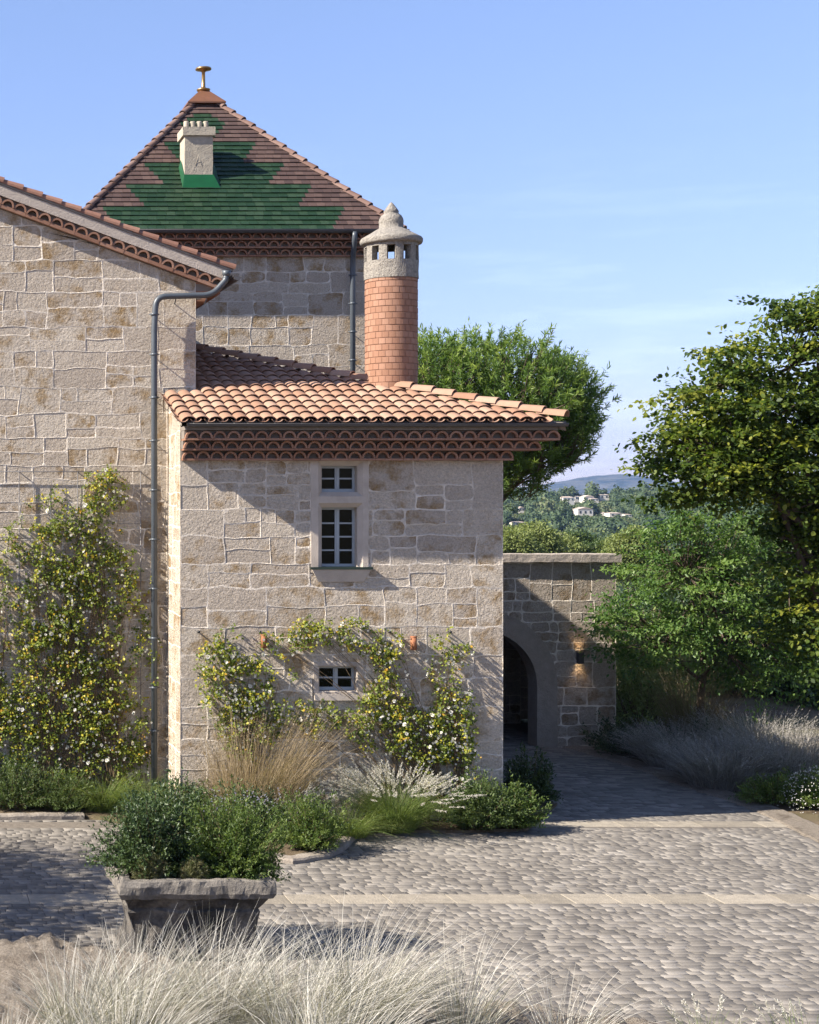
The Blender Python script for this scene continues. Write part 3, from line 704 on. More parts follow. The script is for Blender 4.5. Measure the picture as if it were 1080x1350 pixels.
def farther(o, k):                                                  # the tower stands a little deeper in the garden, and is larger in proportion
    for c in o.children:
        n_ = len(c.data.vertices); co = np.empty(n_ * 3, np.float32); c.data.vertices.foreach_get('co', co); co = co.reshape(-1, 3)
        co = (co - np.array([0, 0, 4.53])) * k + np.array([0, 0, 4.53]); c.data.vertices.foreach_set('co', co.ravel()); c.data.update(); farther(c, k)
farther(tw, 33.0 / 31.0)
mb = MB(); mb.box((tx0 * 1.0645, 33.05, GZ), (tx1 * 1.0645 - .02, 33.2, 4.6)); mb.build('plinth', M['mortar'], tw)
# ================================================================== ARCHED WALL at right
YA = 32.3; sA = F / YA; ax0, wtop = 9.40, 3.285
aw = thing('arched_wall', 'stone garden wall with a coping and a rounded archway, right of the gatehouse', 'wall', (12, YA, GZ))
acx, asp, ari, aro = (636 + 130) / sA, .776, 1.108, 1.52; wx1 = 14.49
mb = MB()
stone_wall(mb, (0, YA, 0), (1,0,0), (0,0,1), (0,-1,0), ax0, wx1, GZ, wtop, 41, arch=(acx, asp, aro), big=(False, True), cs=.72, hscale=.9)
def arch_sheet(y, r, m):
    P = [(acx + r, GZ)] + [(acx + r * math.cos(a), asp + r * math.sin(a)) for a in np.linspace(0, math.pi, 24)] + [(acx - r, GZ), (ax0, GZ)]
    P = [(wx1, GZ), (wx1, wtop), (ax0, wtop)] + [(p[0], p[1]) for p in P[::-1]]
    mb.add([(p[0], y, p[1]) for p in P], [tuple(range(len(P)))], m)
arch_sheet(YA + .02, aro - .01, 1)
arch_sheet(YA + .46, ari, 1)
stone_wall(mb, (wx1, 0, 0), (0,1,0), (0,0,1), (1,0,0), YA + .002, YA + .46, GZ, wtop, 42)
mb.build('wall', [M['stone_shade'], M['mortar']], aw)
mb = MB(); prof = [(acx + ari, acx + aro, 0)]; n = 20; vs = []; fs = []
aa = ['r'] + list(np.linspace(0, math.pi, 34)) + ['l']
for a in aa:
    for (r, y) in ((aro, YA - .0), (aro, YA - .012), (ari, YA - .012), (ari, YA + .47)):
        if isinstance(a, str): vs.append((acx + (r if a == 'r' else -r), y, GZ - .02))
        else: vs.append((acx + r * math.cos(a), y, asp + r * math.sin(a)))
for i in range(len(aa) - 1):
    for k_ in range(3): fs.append((i*4+k_, i*4+k_+1, (i+1)*4+k_+1, (i+1)*4+k_))
mb.add(vs, fs, 0); mb.build('arch_surround', m_plain('arch_stone', (.30,.255,.21), (.22,.185,.15), 7, .95, .04, 30), aw)
mb = MB(); rough_box(mb, (ax0, YA - .09, wtop + .003), (wx1 + .075, YA + .55, wtop + .16), .09, .010); mb.build('coping', M['coping'], aw)
# passage behind the arch
pw = thing('passage_wall', 'dark stone wall of the passage seen through the archway', 'wall', (11, 35.8, GZ))
mb = MB(); stone_wall(mb, (0, 35.8, 0), (1,0,0), (0,0,1), (0,-1,0), 9.0, 13.92, GZ, 2.9, 43, cs=.8); stone_wall(mb, (0, 36.4, 0), (1,0,0), (0,0,1), (0,-1,0), 13.5, 14.34, GZ, 2.9, 44)
mb.box((9.0, 35.83, GZ), (13.91, 36.1, 2.9), 1); mb.box((13.5, 36.43, GZ), (14.34, 36.7, 2.9), 1); mb.box((9.5, YA + .48, 2.55), (14.4, 36.38, 2.7), 1); mb.box((14.345, YA + .48, GZ), (14.4, 36.38, 2.54), 1)
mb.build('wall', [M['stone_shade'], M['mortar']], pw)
# wall lamp, lit above and below
lp = Wp(765, 867, YA - .07); lamp = thing('wall_lamp', 'small dark box wall lamp shining up and down on the arched wall', 'lamp', (lp.x, lp.y, lp.z))
mb = MB(); w_, h_ = .052, .115
for (xa_, xb_, ya_, yb_2) in ((-w_, w_, -.062, -.054), (-w_, w_, .045, .057), (-w_, -w_ + .008, -.054, .045), (w_ - .008, w_, -.054, .045)):
    mb.box((lp.x + xa_, lp.y + ya_, lp.z - h_), (lp.x + xb_, lp.y + yb_2, lp.z + h_))
mb.box((lp.x - .03, lp.y + .0572, lp.z - .04), (lp.x + .03, lp.y + .069, lp.z + .04)); mb.build('housing', M['dark_iron'], lamp)
for sgn in (1, -1):
    mb = MB(); zz = lp.z + sgn * (h_ - .035); mb.lathe(lp.x, lp.y - .004, [(.0, zz), (.034, zz), (.034, zz - sgn * .012), (0, zz - sgn * .012)], 14); mb.build('lens', M['lens'], lamp)
    ld = bpy.data.lights.new('lamp_beam', 'SPOT'); ld.energy = 1.7; ld.color = (1, .68, .38); ld.spot_size = R(80); ld.spot_blend = .6; ld.shadow_soft_size = .012
    lo_ = link(bpy.data.objects.new('lamp_beam', ld)); lo_.location = (lp.x, lp.y - .004, zz + sgn * .012); lo_.rotation_euler = (R(180) if sgn > 0 else 0, 0, 0); setp(lo_, lamp)
# two short rust-coloured tubes on the facade
for (px, py, lab) in ((348, 846, 'short rust coloured tube fixed to the facade, left one over the rose'), (545.5, 848.5, 'short rust coloured tube fixed to the facade, right of the little low window')):
    c = Wp(px, py, YF - .07); mb = MB(); mb.tube([c + Vector((0,0,-.10)), c + Vector((0,0,.10))], .048, 14); mb.box((c.x - .02, c.y + .045, c.z - .03), (c.x + .02, YF, c.z + .03))
    mb.lathe(c.x, c.y, [(.052, c.z + .10), (.052, c.z + .115), (.0, c.z + .115)], 14)
    tag(mb.build('wall_tube', M['rust'], None), lab, 'wall light', 'rust tubes on the facade')

# the houses stand on the court: court level becomes z = 0, eye height 5.0 m
for o in list(sc.collection.objects):
    if o.parent is None and o.type in ('EMPTY', 'MESH'): o.location.z += .47
CAMZ = 5.0
# ================================================================== GROUND
b = NB('soil'); col = b.mix(b.rng(b.noise(1.3, 6, .65), .35, .65), C(.10,.072,.046), C(.155,.12,.08)); col = b.mix(b.rng(b.noise(.35, 3), .5, .7), col, C(.10,.105,.04))
M['soil'] = b.done(b.pbr(col, .95, .1, normal=b.bump(b.noise(24, 7, .7), .8, .04)))
b = NB('gravel_soil'); col = b.mix(b.rng(b.noise(26, 5, .75), .35, .65), C(.20,.165,.13), C(.36,.31,.255)); col = b.mix(b.rng(b.noise(3, 4), .55, .75), col, C(.11,.085,.065))
M['gravel'] = b.done(b.pbr(col, .95, .1, normal=b.bump(b.noise(34, 7, .75), 1., .08)))
b = NB('joint_sand'); col = b.mix(b.rng(b.noise(9, 5, .7), .35, .65), C(.12,.103,.086), C(.18,.155,.13)); M['joint'] = b.done(b.pbr(col, .95, .1, normal=b.bump(b.noise(70, 4, .7), .6, .01)))
b = NB('paving_sett'); t = b.tint()
r_ = b.n('ValToRGB'); b.nt.links.new(t[0], r_.inputs[0]); e = r_.color_ramp.elements
e[0].position = 0; e[0].color = C(.118,.106,.093); e[1].position = 1; e[1].color = C(.270,.244,.212)
for p_, c_ in ((.35, (.168,.151,.131)), (.75, (.205,.184,.159))): x_ = e.new(p_); x_.color = C(*c_)
col = b.mix(b.rng(b.noise(.5, 5, .65), .35, .7), r_.outputs[0], b.mix(1., r_.outputs[0], C(.80,.79,.78), 'MULTIPLY'))
col = b.mix(b.rng(b.noise(20, 6, .7), .45, .75, 0, .5), col, C(.095,.086,.076))
M['sett'] = b.done(b.pbr(col, .8, .3, normal=b.bump(b.noise(45, 5, .7), .5, .006)))
M['band'] = m_plain('pale_paving_slab', (.30,.26,.205), (.20,.175,.14), 7, .85, .02, 30, fine=.2)
M['kerb'] = m_plain('pale_kerb', (.28,.24,.20), (.19,.16,.13), 6, .9, .03, 24)

def sheet(name, poly, z, m, sub=None):
    mb = MB(); mb.add([(p[0], p[1], z) for p in poly], [tuple(range(len(poly)))], 0); return struct(mb.build(name, m))
sheet('ground', [(-90, -12), (110, -12), (110, 62), (-90, 62)], -.05, M['soil'])
# the court's edge on the right, in metres on the ground
edge = [G(1230, 1180), G(1150, 1140), G(1080, 1107), G(1040, 1086), G(985, 1062), G(900, 1035), G(840, 1012), G(770, 991), G(738, 983)]
def edge_x(y):
    pts = sorted([(p.y, p.x) for p in edge])
    if y <= pts[0][0]: return pts[0][1] + (pts[0][0] - y) * .2 + 1.5
    if y >= pts[-1][0]: return pts[-1][1] + .05
    for (a, c) in zip(pts, pts[1:]):
        if a[0] <= y <= c[0]: return a[1] + (c[1] - a[1]) * (y - a[0]) / (c[0] - a[0])
sheet('paving_bed', [(-7, 11.5), (13.5, 11.5)] + [(p.x + .02, p.y) for p in edge] + [(14.3, 37.4), (9.2, 37.4), (9.2, 25), (-7, 25)], -.009, M['joint'])
bands = [(20.0, .235), (24.62, .205)]
V, Fq, T = [], [], []
y = 12.6; rs = random.Random(5)
while y < 37.3:
    d = rs.uniform(.095, .125)
    skip = [bd for bd in bands if y + d > bd[0] - bd[1] and y < bd[0] + bd[1]]
    if skip: y = skip[0][0] + skip[0][1] + .006; continue
    nxt = [bd for bd in bands if y < bd[0] - bd[1] < y + d + .06]
    if nxt: d = nxt[0][0] - nxt[0][1] - .006 - y
    x = -6.0 + rs.random() * .2
    xe = edge_x(y + d / 2)
    while x < xe:
        w = rs.choice((.12, .15, .18, .21, .25)) * rs.uniform(.9, 1.1)
        c = x + w / 2
        if not (y > 24.9 and c < 9.4) and c < 15.5 and not (x + w > xe + .05):
            wv = lambda X, Y: Y + .02 * noise.noise(Vector((X * .9, Y * .9, 3))) + .006 * noise.noise(Vector((X * 4, Y * 4, 8)))
            g = .0028; hz = .002 * rs.random() - .001; ta, tb = rs.uniform(-.0018, .0018), rs.uniform(-.0015, .0015); B = len(V)
            cs = [(x + g, y + g), (x + w - g, y + g), (x + w - g, y + d - g), (x + g, y + d - g)]
            cs = [(X + rs.uniform(-.008, .008), wv(X, Y) + rs.uniform(-.0025, .0025)) for (X, Y) in cs]
            mx_, my_ = sum(p[0] for p in cs) / 4, sum(p[1] for p in cs) / 4
            for (X, Y) in cs: V.append((X, Y, -.022))
            for i, (X, Y) in enumerate(cs): V.append((X + (mx_ - X) * .005, Y + (my_ - Y) * .008, -.002 + hz + ta * (1 if i in (1, 2) else -1) + tb * (1 if i > 1 else -1)))
            for i in range(4): V.append((cs[i][0] + (mx_ - cs[i][0]) * .045, cs[i][1] + (my_ - cs[i][1]) * .07, .0015 + hz + ta * .7 * (1 if i in (1, 2) else -1) + tb * .7 * (1 if i > 1 else -1)))
            tt = (rs.random(), rs.random(), rs.random())
            q4 = [(i, (i+1) % 4, 4 + (i+1) % 4, 4 + i) for i in range(4)] + [(4 + i, 4 + (i+1) % 4, 8 + (i+1) % 4, 8 + i) for i in range(4)] + [(8, 9, 10, 11)]
            for f in q4: Fq.append([B + i for i in f]); T.append(tt)
        x += w
    y += d
struct(npmesh('paving', V, Fq, T, M['sett']))
mb = MB()
for (by, bh) in bands:
    x = -6.0 if by < 22 else 9.5
    while x < edge_x(by) - .15:
        w = rs.uniform(.45, 1.0); rough_w = min(w, edge_x(by) - x)
        j = lambda: rs.uniform(-.014, .014); z = .002 + rs.uniform(-.002, .002)
        c = [(x + .004, by - bh + j()), (x + rough_w - .004, by - bh + j()), (x + rough_w - .004, by + bh + j()), (x + .004, by + bh + j())]
        mb.add([(p[0], p[1], -.03) for p in c] + [(p[0], p[1], z - .004) for p in c] + [(p[0] + (.008 if i in (0, 3) else -.008), p[1] + (.008 if i < 2 else -.008), z) for i, p in enumerate(c)],
               [(i, (i+1) % 4, 4 + (i+1) % 4, 4 + i) for i in range(4)] + [(4+i, 4+(i+1) % 4, 8 + (i+1) % 4, 8+i) for i in range(4)] + [(8,9,10,11)], 0)
        x += w
struct(mb.build('paving_band', M['band']))

# planting bed against the house, with its low kerb
bedf = [(-7, G(0,1079).y), *[(p.x, p.y) for p in (G(0,1079), G(110,1077.5), G(220,1095), G(300,1122), G(385,1137), G(425,1130), G(444,1120), G(462,1102), G(505,1098), G(600,1099), G(695,1096), G(714,1080), G(735,1062))], (10.3, 26.6), (9.0, 26.6), (9.30, 24.75), (4.3, 24.75), (4.3, 25.96), (-7, 25.96)]
mb = MB()
mb.add([(p[0], p[1], .045) for p in bedf] + [(p[0], p[1], -.04) for p in bedf], [tuple(range(len(bedf)))] + [(i, (i+1) % len(bedf), len(bedf) + (i+1) % len(bedf), len(bedf) + i) for i in range(len(bedf))], 0)
struct(mb.build('planting_bed', M['soil']))
def kerb(path, w=.16, h=.085):
    mb = MB(); P = [Vector((p[0], p[1], 0)) for p in path]
    segs = []
    for a, c in zip(P, P[1:]):
        n = max(1, int((c - a).length / .12)); segs += [a + (c - a) * (i / n) for i in range(n)]
    segs.append(P[-1]); vs = []
    for i, p in enumerate(segs):
        d = (segs[min(i+1, len(segs)-1)] - segs[max(i-1, 0)]).normalized(); s = Vector((d.y, -d.x, 0))
        j = .02 * noise.noise(p * 4); k = .018 * noise.noise(p * 7 + Vector((0, 0, 5)))
        vs += [p + s * (w * .5 + j) + Vector((0,0,-.03)), p + s * (w * .5 + j) + Vector((0,0,h - .025 + k)), p + s * (w * .4 + j) + Vector((0,0,h + k)), p - s * (w * .4 - j) + Vector((0,0,h + k * .6)), p - s * (w * .5 - j) + Vector((0,0,-.03))]
    mb.add(vs, [(i*5+k, i*5+k+1, i*5+6+k, i*5+5+k) for i in range(len(segs)-1) for k in range(4)] + [(0,1,2,3,4), tuple((len(segs)-1)*5+k for k in range(5))], 0)
    return mb
tag(kerb([(p[0], p[1]) for p in bedf[0:3]], .2, .07).build('kerb', M['kerb']), 'low pale stone kerb in front of the green hedge at left', 'kerb', 'bed kerbs')
tag(kerb([(p[0], p[1]) for p in bedf[4:9]], .24, .07).build('kerb', M['kerb']), 'short rounded kerb stone at the tip of the bed right of the planter', 'kerb', 'bed kerbs')
# verge of the right bed
mb = MB(); n = len(edge); ex2 = [(p.x, p.y) for p in edge]
ins = [(p.x + .18, p.y + .16) for p in edge]; far = [(22, G(1230,1180).y), (26, 40), (14.6, 40), (14.55, 32.8)]
poly = [(p[0] , p[1]) for p in ex2] + [(14.5, 32.28)] + far[::-1][1:]
mb.add([(p[0], p[1], -.006) for p in poly], [tuple(range(len(poly)))], 0)
struct(mb.build('garden_bed', M['soil']))
mb = kerb([(p[0] + .16, p[1] + .12) for p in ex2], .55, .025); struct(mb.build('path_edge', M['gravel']))
# foreground bed: uneven pale gravel bank
gx, gy = np.meshgrid(np.linspace(-3, 9, 240), np.linspace(11, 18.6, 160)); Z = np.zeros_like(gx)
fb = lambda X: 18.0 - max(0, X - 1.75) * .72 if X < 4.4 else 18.0 - 2.65 * .72 - (X - 4.4) * .35
for i in range(gx.shape[0]):
    for j in range(gx.shape[1]):
        X, Y = gx[i, j], gy[i, j]; e_ = fb(X) + .12 * noise.noise(Vector((X * 2, 0, 1))) - Y
        h = max(-.06, min(1, e_ / .5) * .10) if e_ > 0 else -.08
        Z[i, j] = h + (.07 * noise.noise(Vector((X * 1.7, Y * 1.7, 0))) + .13 * abs(noise.noise(Vector((X * 4, Y * 4, 2)))) + .07 * abs(noise.noise(Vector((X * 9, Y * 9, 4))))) * (1 if e_ > 0 else 0)
nx_ = gx.shape[1]; V = np.stack([gx.ravel(), gy.ravel(), Z.ravel()], 1)
Fq = [(i*nx_+j, i*nx_+j+1, (i+1)*nx_+j+1, (i+1)*nx_+j) for i in range(gx.shape[0]-1) for j in range(nx_-1) if max(Z[i,j], Z[i+1,j], Z[i,j+1], Z[i+1,j+1]) > -.05]
struct(npmesh('gravel_bank', V, Fq, np.random.rand(len(Fq), 3), M['gravel'], smooth=True))

# ================================================================== STONE PLANTER
b = NB('weathered_stone'); p = b.pos(); sep = b.n('SeparateXYZ', None, i0=p).outputs
dk = b.rng(b.noise(2.4, 6, .65), .36, .56); col = b.mix(dk, C(.17,.15,.128), C(.055,.05,.046))
col = b.mix(b.rng(b.noise(11, 6, .72), .45, .7, 0, .7), col, C(.03,.028,.027)); col = b.mix(b.rng(b.noise(5, 5, .6), .62, .72, 0, .5), col, C(.24,.21,.18))
M['planter'] = b.done(b.pbr(col, .92, .2, normal=b.bump(b.math('ADD', b.noise(22, 8, .72), b.noise(7, 4)), .9, .035)))
b = NB('worn_rim_stone'); col = b.mix(b.rng(b.noise(7, 6, .7), .35, .65), C(.22,.195,.165), C(.10,.09,.08)); M['rim'] = b.done(b.pbr(col, .92, .2, normal=b.bump(b.noise(24, 8, .72), .9, .03)))
px0, px1, pyf, pyb, ptop = 2.354, 4.026, 17.16, 18.28, .90
planter = thing('stone_planter', 'old weathered stone trough planter with a broken dark front', 'planter', (3.2, 17.7, 0))
def loft(mb, rings, n=14, jit=.02, m=0, close_top=False):
    """rings: (x0,x1,y0,y1,z); rough rectangular rings"""
    vs = []; cnt = 4 * n
    for (x0, x1, y0, y1, z) in rings:
        for (ax_, ay_, bx_, by_) in ((x0,y0,x1,y0), (x1,y0,x1,y1), (x1,y1,x0,y1), (x0,y1,x0,y0)):
            for i in range(n):
                t_ = i / n; q_ = Vector((ax_ + (bx_ - ax_) * t_, ay_ + (by_ - ay_) * t_, z))
                q_ += Vector((noise.noise(q_ * 3), noise.noise(q_ * 3 + Vector((7,0,0))), noise.noise(q_ * 3 + Vector((0,7,0))) * .6)) * jit + Vector((noise.noise(q_ * 11), noise.noise(q_ * 11 + Vector((7,0,0))), noise.noise(q_ * 11 + Vector((0,7,0))) * .6)) * jit * .9
                vs.append(q_)
    fs = [(r_*cnt+i, r_*cnt+(i+1) % cnt, (r_+1)*cnt+(i+1) % cnt, (r_+1)*cnt+i) for r_ in range(len(rings)-1) for i in range(cnt)]
    mb.add(vs, fs, m, (.5,.5,.5), False); return mb
mb = MB(); I = lambda d, z: (px0 + d, px1 - d, pyf + d, pyb - d, z)
loft(mb, [I(.13, -.02), I(.11, .04), I(.12, .10), I(.16, .14), I(.17, .30), I(.155, .44), I(.12, .53), I(.14, .56), I(.10, .62), I(.055, .69)], 46, .036)
body = mb.build('body', M['planter'], planter)
mb = MB(); loft(mb, [I(.055, .69), I(.01, .705), I(-.012, .76), I(-.006, .84), I(.012, ptop - .012), I(.035, ptop), I(.13, ptop - .005), I(.15, ptop - .03), I(.15, .70)], 46, .026)
mb.build('rim', M['rim'], planter)
mb = MB(); mb.box((px0 + .15, pyf + .15, .60), (px1 - .15, pyb - .15, .80)); mb.build('soil', M['soil'], planter)
# ================================================================== PLANTS: generators
def unit(a): return a / np.maximum(np.linalg.norm(a, axis=-1, keepdims=True), 1e-9)
LEAF_V = np.array([(0,0,0), (.42,.32,.07), (.40,.66,.06), (0,1,-.04), (-.40,.66,.06), (-.42,.32,.07)], np.float32)   # x width, y length, z normal
LEAF_F = np.array([(0,1,2,3), (0,3,4,5)])
ROUND_V = np.array([(0,0,0), (.46,.26,.06), (.50,.62,.05), (0,1,-.05), (-.50,.62,.05), (-.46,.26,.06)], np.float32)
NARROW_V = np.array([(0,0,0), (.5,.3,.03), (.42,.7,.02), (0,1,-.03), (-.42,.7,.02), (-.5,.3,.03)], np.float32)
def leaves(P, D, Nn, size, width, rg, tv=LEAF_V, tone=None):
    """one folded leaf per row: position, axis, normal, length, width ratio -> V, F, T"""
    n = len(P); D = unit(D); X = unit(np.cross(D, Nn)); Z = np.cross(X, D)
    s = np.broadcast_to(size, (n,)).reshape(n, 1, 1); w = np.broadcast_to(width, (n,)).reshape(n, 1, 1)
    V = P[:, None] + s * (tv[None, :, 0:1] * w * X[:, None] + tv[None, :, 1:2] * D[:, None] + tv[None, :, 2:3] * Z[:, None])
    Fq = (np.arange(n)[:, None, None] * len(tv) + LEAF_F[None]).reshape(-1, 4)
    tn = rg.random((n, 3)) if tone is None else np.stack([np.clip(tone, 0, 1), rg.random(n), rg.random(n)], 1)
    return V.reshape(-1, 3), Fq, np.repeat(tn, 2, 0)
def merge(parts):
    V, Fq, T, b_ = [], [], [], 0
    for (v, f, t) in parts: V.append(v); Fq.append(f + b_); T.append(t); b_ += len(v)
    return np.concatenate(V), np.concatenate(Fq), np.concatenate(T)
def blades(base, D0, Ln, bend, width, rg, seg=6, gust=(0, 0), tone=None):
    """curved tapering grass blades. base (n,3), D0 (n,3) start direction, bend = how far the tip droops"""
    n = len(base); D0 = unit(D0); H = D0.copy(); H[:, 2] = 0; H = unit(H + 1e-6)
    t = np.linspace(0, 1, seg + 1)[None, :, None]; L_ = np.asarray(Ln).reshape(n, 1, 1); bd = np.asarray(bend).reshape(n, 1, 1)
    P = base[:, None] + D0[:, None] * L_ * t + H[:, None] * L_ * bd * t**2 * .8 - np.array([0,0,1.])[None, None] * L_ * bd * t**2.4 * .55 + np.array([gust[0], gust[1], 0.])[None, None] * L_ * t**2
    sd_ = unit(np.cross(H, np.array([0,0,1.])) + rg.normal(0, .7, (n, 3)) * np.array([1,1,.2]))
    w = np.asarray(width).reshape(-1, 1, 1) * np.clip(1.05 - t, .06, 1)**.6
    A = P + sd_[:, None] * w * .5; B_ = P - sd_[:, None] * w * .5
    V = np.stack([A, B_], 2).reshape(n, -1, 3); k = 2 * (seg + 1)
    q_ = np.array([(2*i, 2*i+1, 2*i+3, 2*i+2) for i in range(seg)])
    Fq = (np.arange(n)[:, None, None] * k + q_[None]).reshape(-1, 4)
    tn = rg.random(n) if tone is None else tone
    T = np.repeat(np.stack([np.clip(tn, 0, 1), rg.random(n), rg.random(n)], 1), seg, 0)
    return V.reshape(-1, 3), Fq, T, P
def np_tubes(paths, rads, seg=5):
    mb = MB()
    for p, r_ in zip(paths, rads): mb.tube(p, r_, seg, 0, None, False)
    return mb

def shrub(name, label, cat, base, rx, ry, h, shoots, per, ll, lw, mat, seed, tv=LEAF_V, spiky=.5, lump=.35, low=.15, group=None, droop=.0, tone=(.5, .25), stemmat=None, squash=1.0, up=.35):
    """bushy plant: leafy shoots ending on a lumpy dome"""
    rg = np.random.default_rng(seed); base = np.array(base, float)
    root = thing(name, label, cat, tuple(base), group)
    th = rg.random(shoots) * 2 * np.pi; cz = rg.uniform(-.05, 1, shoots) ** 1.0
    r_ = np.sqrt(np.clip(1 - cz**2, 0, 1))
    lumpv = np.array([noise.noise(Vector((math.cos(a) * 1.7 + seed, math.sin(a) * 1.7, z * 1.9))) for a, z in zip(th, cz)])
    k = (1 + lump * lumpv * 1.6) * (1 - .45 * rg.random(shoots) ** 2.2)
    E = np.stack([r_ * np.cos(th) * rx * k, r_ * np.sin(th) * ry * k, low * h + np.clip(cz, 0, 1) * h * (1 - low) * k], 1)
    S = E * np.array([.25, .25, .05]) + rg.normal(0, .02, (shoots, 3)); S[:, 2] = np.clip(S[:, 2], 0, None)
    dirE = unit(E - S); tip = E + (dirE * .4 + np.array([0, 0, up]) ) * spiky * .22 * h * rg.random((shoots, 1))
    t = (rg.random((shoots, per)) ** .6)[:, :, None]
    mid = (S + tip) / 2 + np.array([0, 0, .10 * h])
    P = (1-t)**2 * S[:, None] + 2*t*(1-t) * mid[:, None] + t**2 * tip[:, None]
    P = P + rg.normal(0, .35 * ll, P.shape)
    ax_ = unit(tip - mid)[:, None] * .55 + rg.normal(0, .55, P.shape) + np.array([0, 0, .15 - droop])
    Nn = rg.normal(0, .5, P.shape) + np.array([-.15, -.1, 1.0]); sz = ll * rg.uniform(.6, 1.25, (shoots, per))
    tn = np.clip(rg.normal(tone[0], tone[1], (shoots, 1)) + rg.normal(0, .14, (shoots, per)) + (t[:, :, 0] - .75) * .35, 0, 1)
    P2 = P.reshape(-1, 3) + base; ok = P2[:, 2] > base[2] + .005
    v, f, tt = leaves(P2[ok], ax_.reshape(-1, 3)[ok], Nn.reshape(-1, 3)[ok], sz.ravel()[ok], lw, rg, tv, tn.ravel()[ok])
    npmesh('foliage', v, f, tt, mat, root)
    sel = rg.choice(shoots, min(shoots, 70), replace=False); paths = []
    for i in sel: paths.append([Vector(base + (1-q)**2 * S[i] + 2*q*(1-q) * mid[i] + q*q * tip[i]) for q in (0, .25, .5, .75, .95)])
    np_tubes(paths, [[.006 * h + .003, .005, .004, .003, .002]] * len(paths), 5).build('stems', stemmat or M['stem'], root)
    return root

def tussock(name, label, cat, base, n, h, rad, lean, mat, seed, width=.005, bend=.6, group=None, gust=(0, 0), plume=None, plume_n=0, plume_mat=None, plume_len=.16, hairs=26, plume_h=1.15, tone=(.5, .25), minh=.45, hairl=.022, split=False):
    rg = np.random.default_rng(seed); base = np.array(base, float); root = thing(name, label, cat, tuple(base), group)
    def make(n, h0, h1, wd, ben, sp):
        a = rg.random(n) * 2 * np.pi; rr = np.sqrt(rg.random(n)) * rad * .55
        P = base + np.stack([np.cos(a) * rr, np.sin(a) * rr, np.zeros(n)], 1)
        a2 = a + rg.normal(0, .6, n); ln = np.abs(rg.normal(0, 1, n)) * lean * sp + rr / rad * lean * .5
        D0 = np.stack([np.cos(a2) * ln, np.sin(a2) * ln, np.ones(n)], 1)
        return blades(P, D0, rg.uniform(h0, h1, n) * h, ben * rg.uniform(.3, 1.2, n), wd * rg.uniform(.6, 1.2, n), rg, 6, gust, np.clip(rg.normal(tone[0], tone[1], n), 0, 1))
    v, f, t, _ = make(n, minh, 1.0, width, bend, 1.0); npmesh('blades', v, f, t, mat, root)
    if plume_n:
        v, f, t, P = make(plume_n, .8 * plume_h, plume_h, width * .7, bend * .6, .9)
        parts = [(v, f, t)]; npmesh('stalks', v, f, t, mat, root)
        tip = P[:, -1]; tan = unit(P[:, -1] - P[:, -2]); k = hairs
        s = rg.random((plume_n, k, 1)); c = tip[:, None] - tan[:, None] * s * plume_len * h
        hd = unit(tan[:, None] * .9 + rg.normal(0, .55, (plume_n, k, 3))); Ln = np.full(plume_n * k, hairl) * rg.uniform(.6, 1.4, plume_n * k)
        v, f, t = leaves(c.reshape(-1, 3), hd.reshape(-1, 3), rg.normal(0, 1, (plume_n * k, 3)), Ln, .28, rg, NARROW_V)
        if split:                                                     # few enough to count: one mesh for each spike
            for i in range(plume_n): npmesh('flower_spike', v[i*k*6:(i+1)*k*6], f[i*k*2:(i+1)*k*2] - i*k*6, t[i*k*2:(i+1)*k*2], plume_mat or mat, root)
        else: npmesh('plumes', v, f, t, plume_mat or mat, root)
    return root

# foliage colours
M['lf_dark'] = m_leaf('leaf_dark_green', [(.022,.042,.014), (.038,.064,.020), (.070,.102,.032)], .2, .45)
M['lf_lime'] = m_leaf('leaf_lime_green', [(.050,.085,.018), (.085,.125,.026), (.15,.19,.045)], .35)
M['lf_mid'] = m_leaf('leaf_mid_green', [(.038,.065,.018), (.066,.098,.026), (.115,.15,.045)], .3)
M['lf_olive'] = m_leaf('leaf_olive', [(.06,.07,.03), (.11,.115,.045), (.18,.165,.085)], .3)
M['lf_rose'] = m_leaf('leaf_rose', [(.065,.10,.018), (.135,.175,.028), (.25,.27,.035), (.46,.40,.04), (.52,.27,.04)], .4)
M['lf_tree'] = m_leaf('leaf_broad_olive_green', [(.034,.062,.013), (.062,.098,.018), (.115,.150,.028), (.22,.23,.035)], .45, .5, .25)
M['lf_acer'] = m_leaf('leaf_fresh_green', [(.040,.085,.020), (.080,.145,.034), (.155,.225,.062)], .4, .45)
M['lf_pine'] = m_leaf('pine_needle', [(.036,.072,.016), (.10,.165,.030), (.24,.30,.065)], .35, .5)
M['lf_far'] = m_leaf('far_tree_leaf', [(.035,.062,.028), (.055,.085,.034), (.085,.115,.045), (.13,.14,.06)], .2, .7)
M['lf_willow'] = m_leaf('pale_willow_leaf', [(.12,.15,.04), (.17,.20,.06), (.23,.26,.09)], .3, .7)
M['gr_pale'] = m_leaf('bleached_grass', [(.17,.15,.122), (.41,.385,.34), (.64,.61,.56)], .3, .7, .2, 1.0)
M['gr_green'] = m_leaf('green_grass', [(.060,.10,.022), (.105,.15,.036), (.19,.215,.065)], .35, .6)
M['gr_dry'] = m_leaf('dry_straw_grass', [(.24,.175,.10), (.36,.275,.17), (.47,.38,.265)], .3, .7, .2, 1.0)
M['gr_plume'] = m_leaf('white_plume', [(.36,.33,.28), (.48,.45,.40), (.60,.57,.53)], .35, .8, .1, 1.0)
M['gr_silver'] = m_leaf('silver_grass', [(.21,.19,.178), (.33,.305,.285), (.47,.44,.415)], .3, .75, .15, 1.0)
M['gr_brown'] = m_leaf('brown_sedge', [(.085,.065,.035), (.14,.105,.06), (.20,.16,.09)], .3, .7)
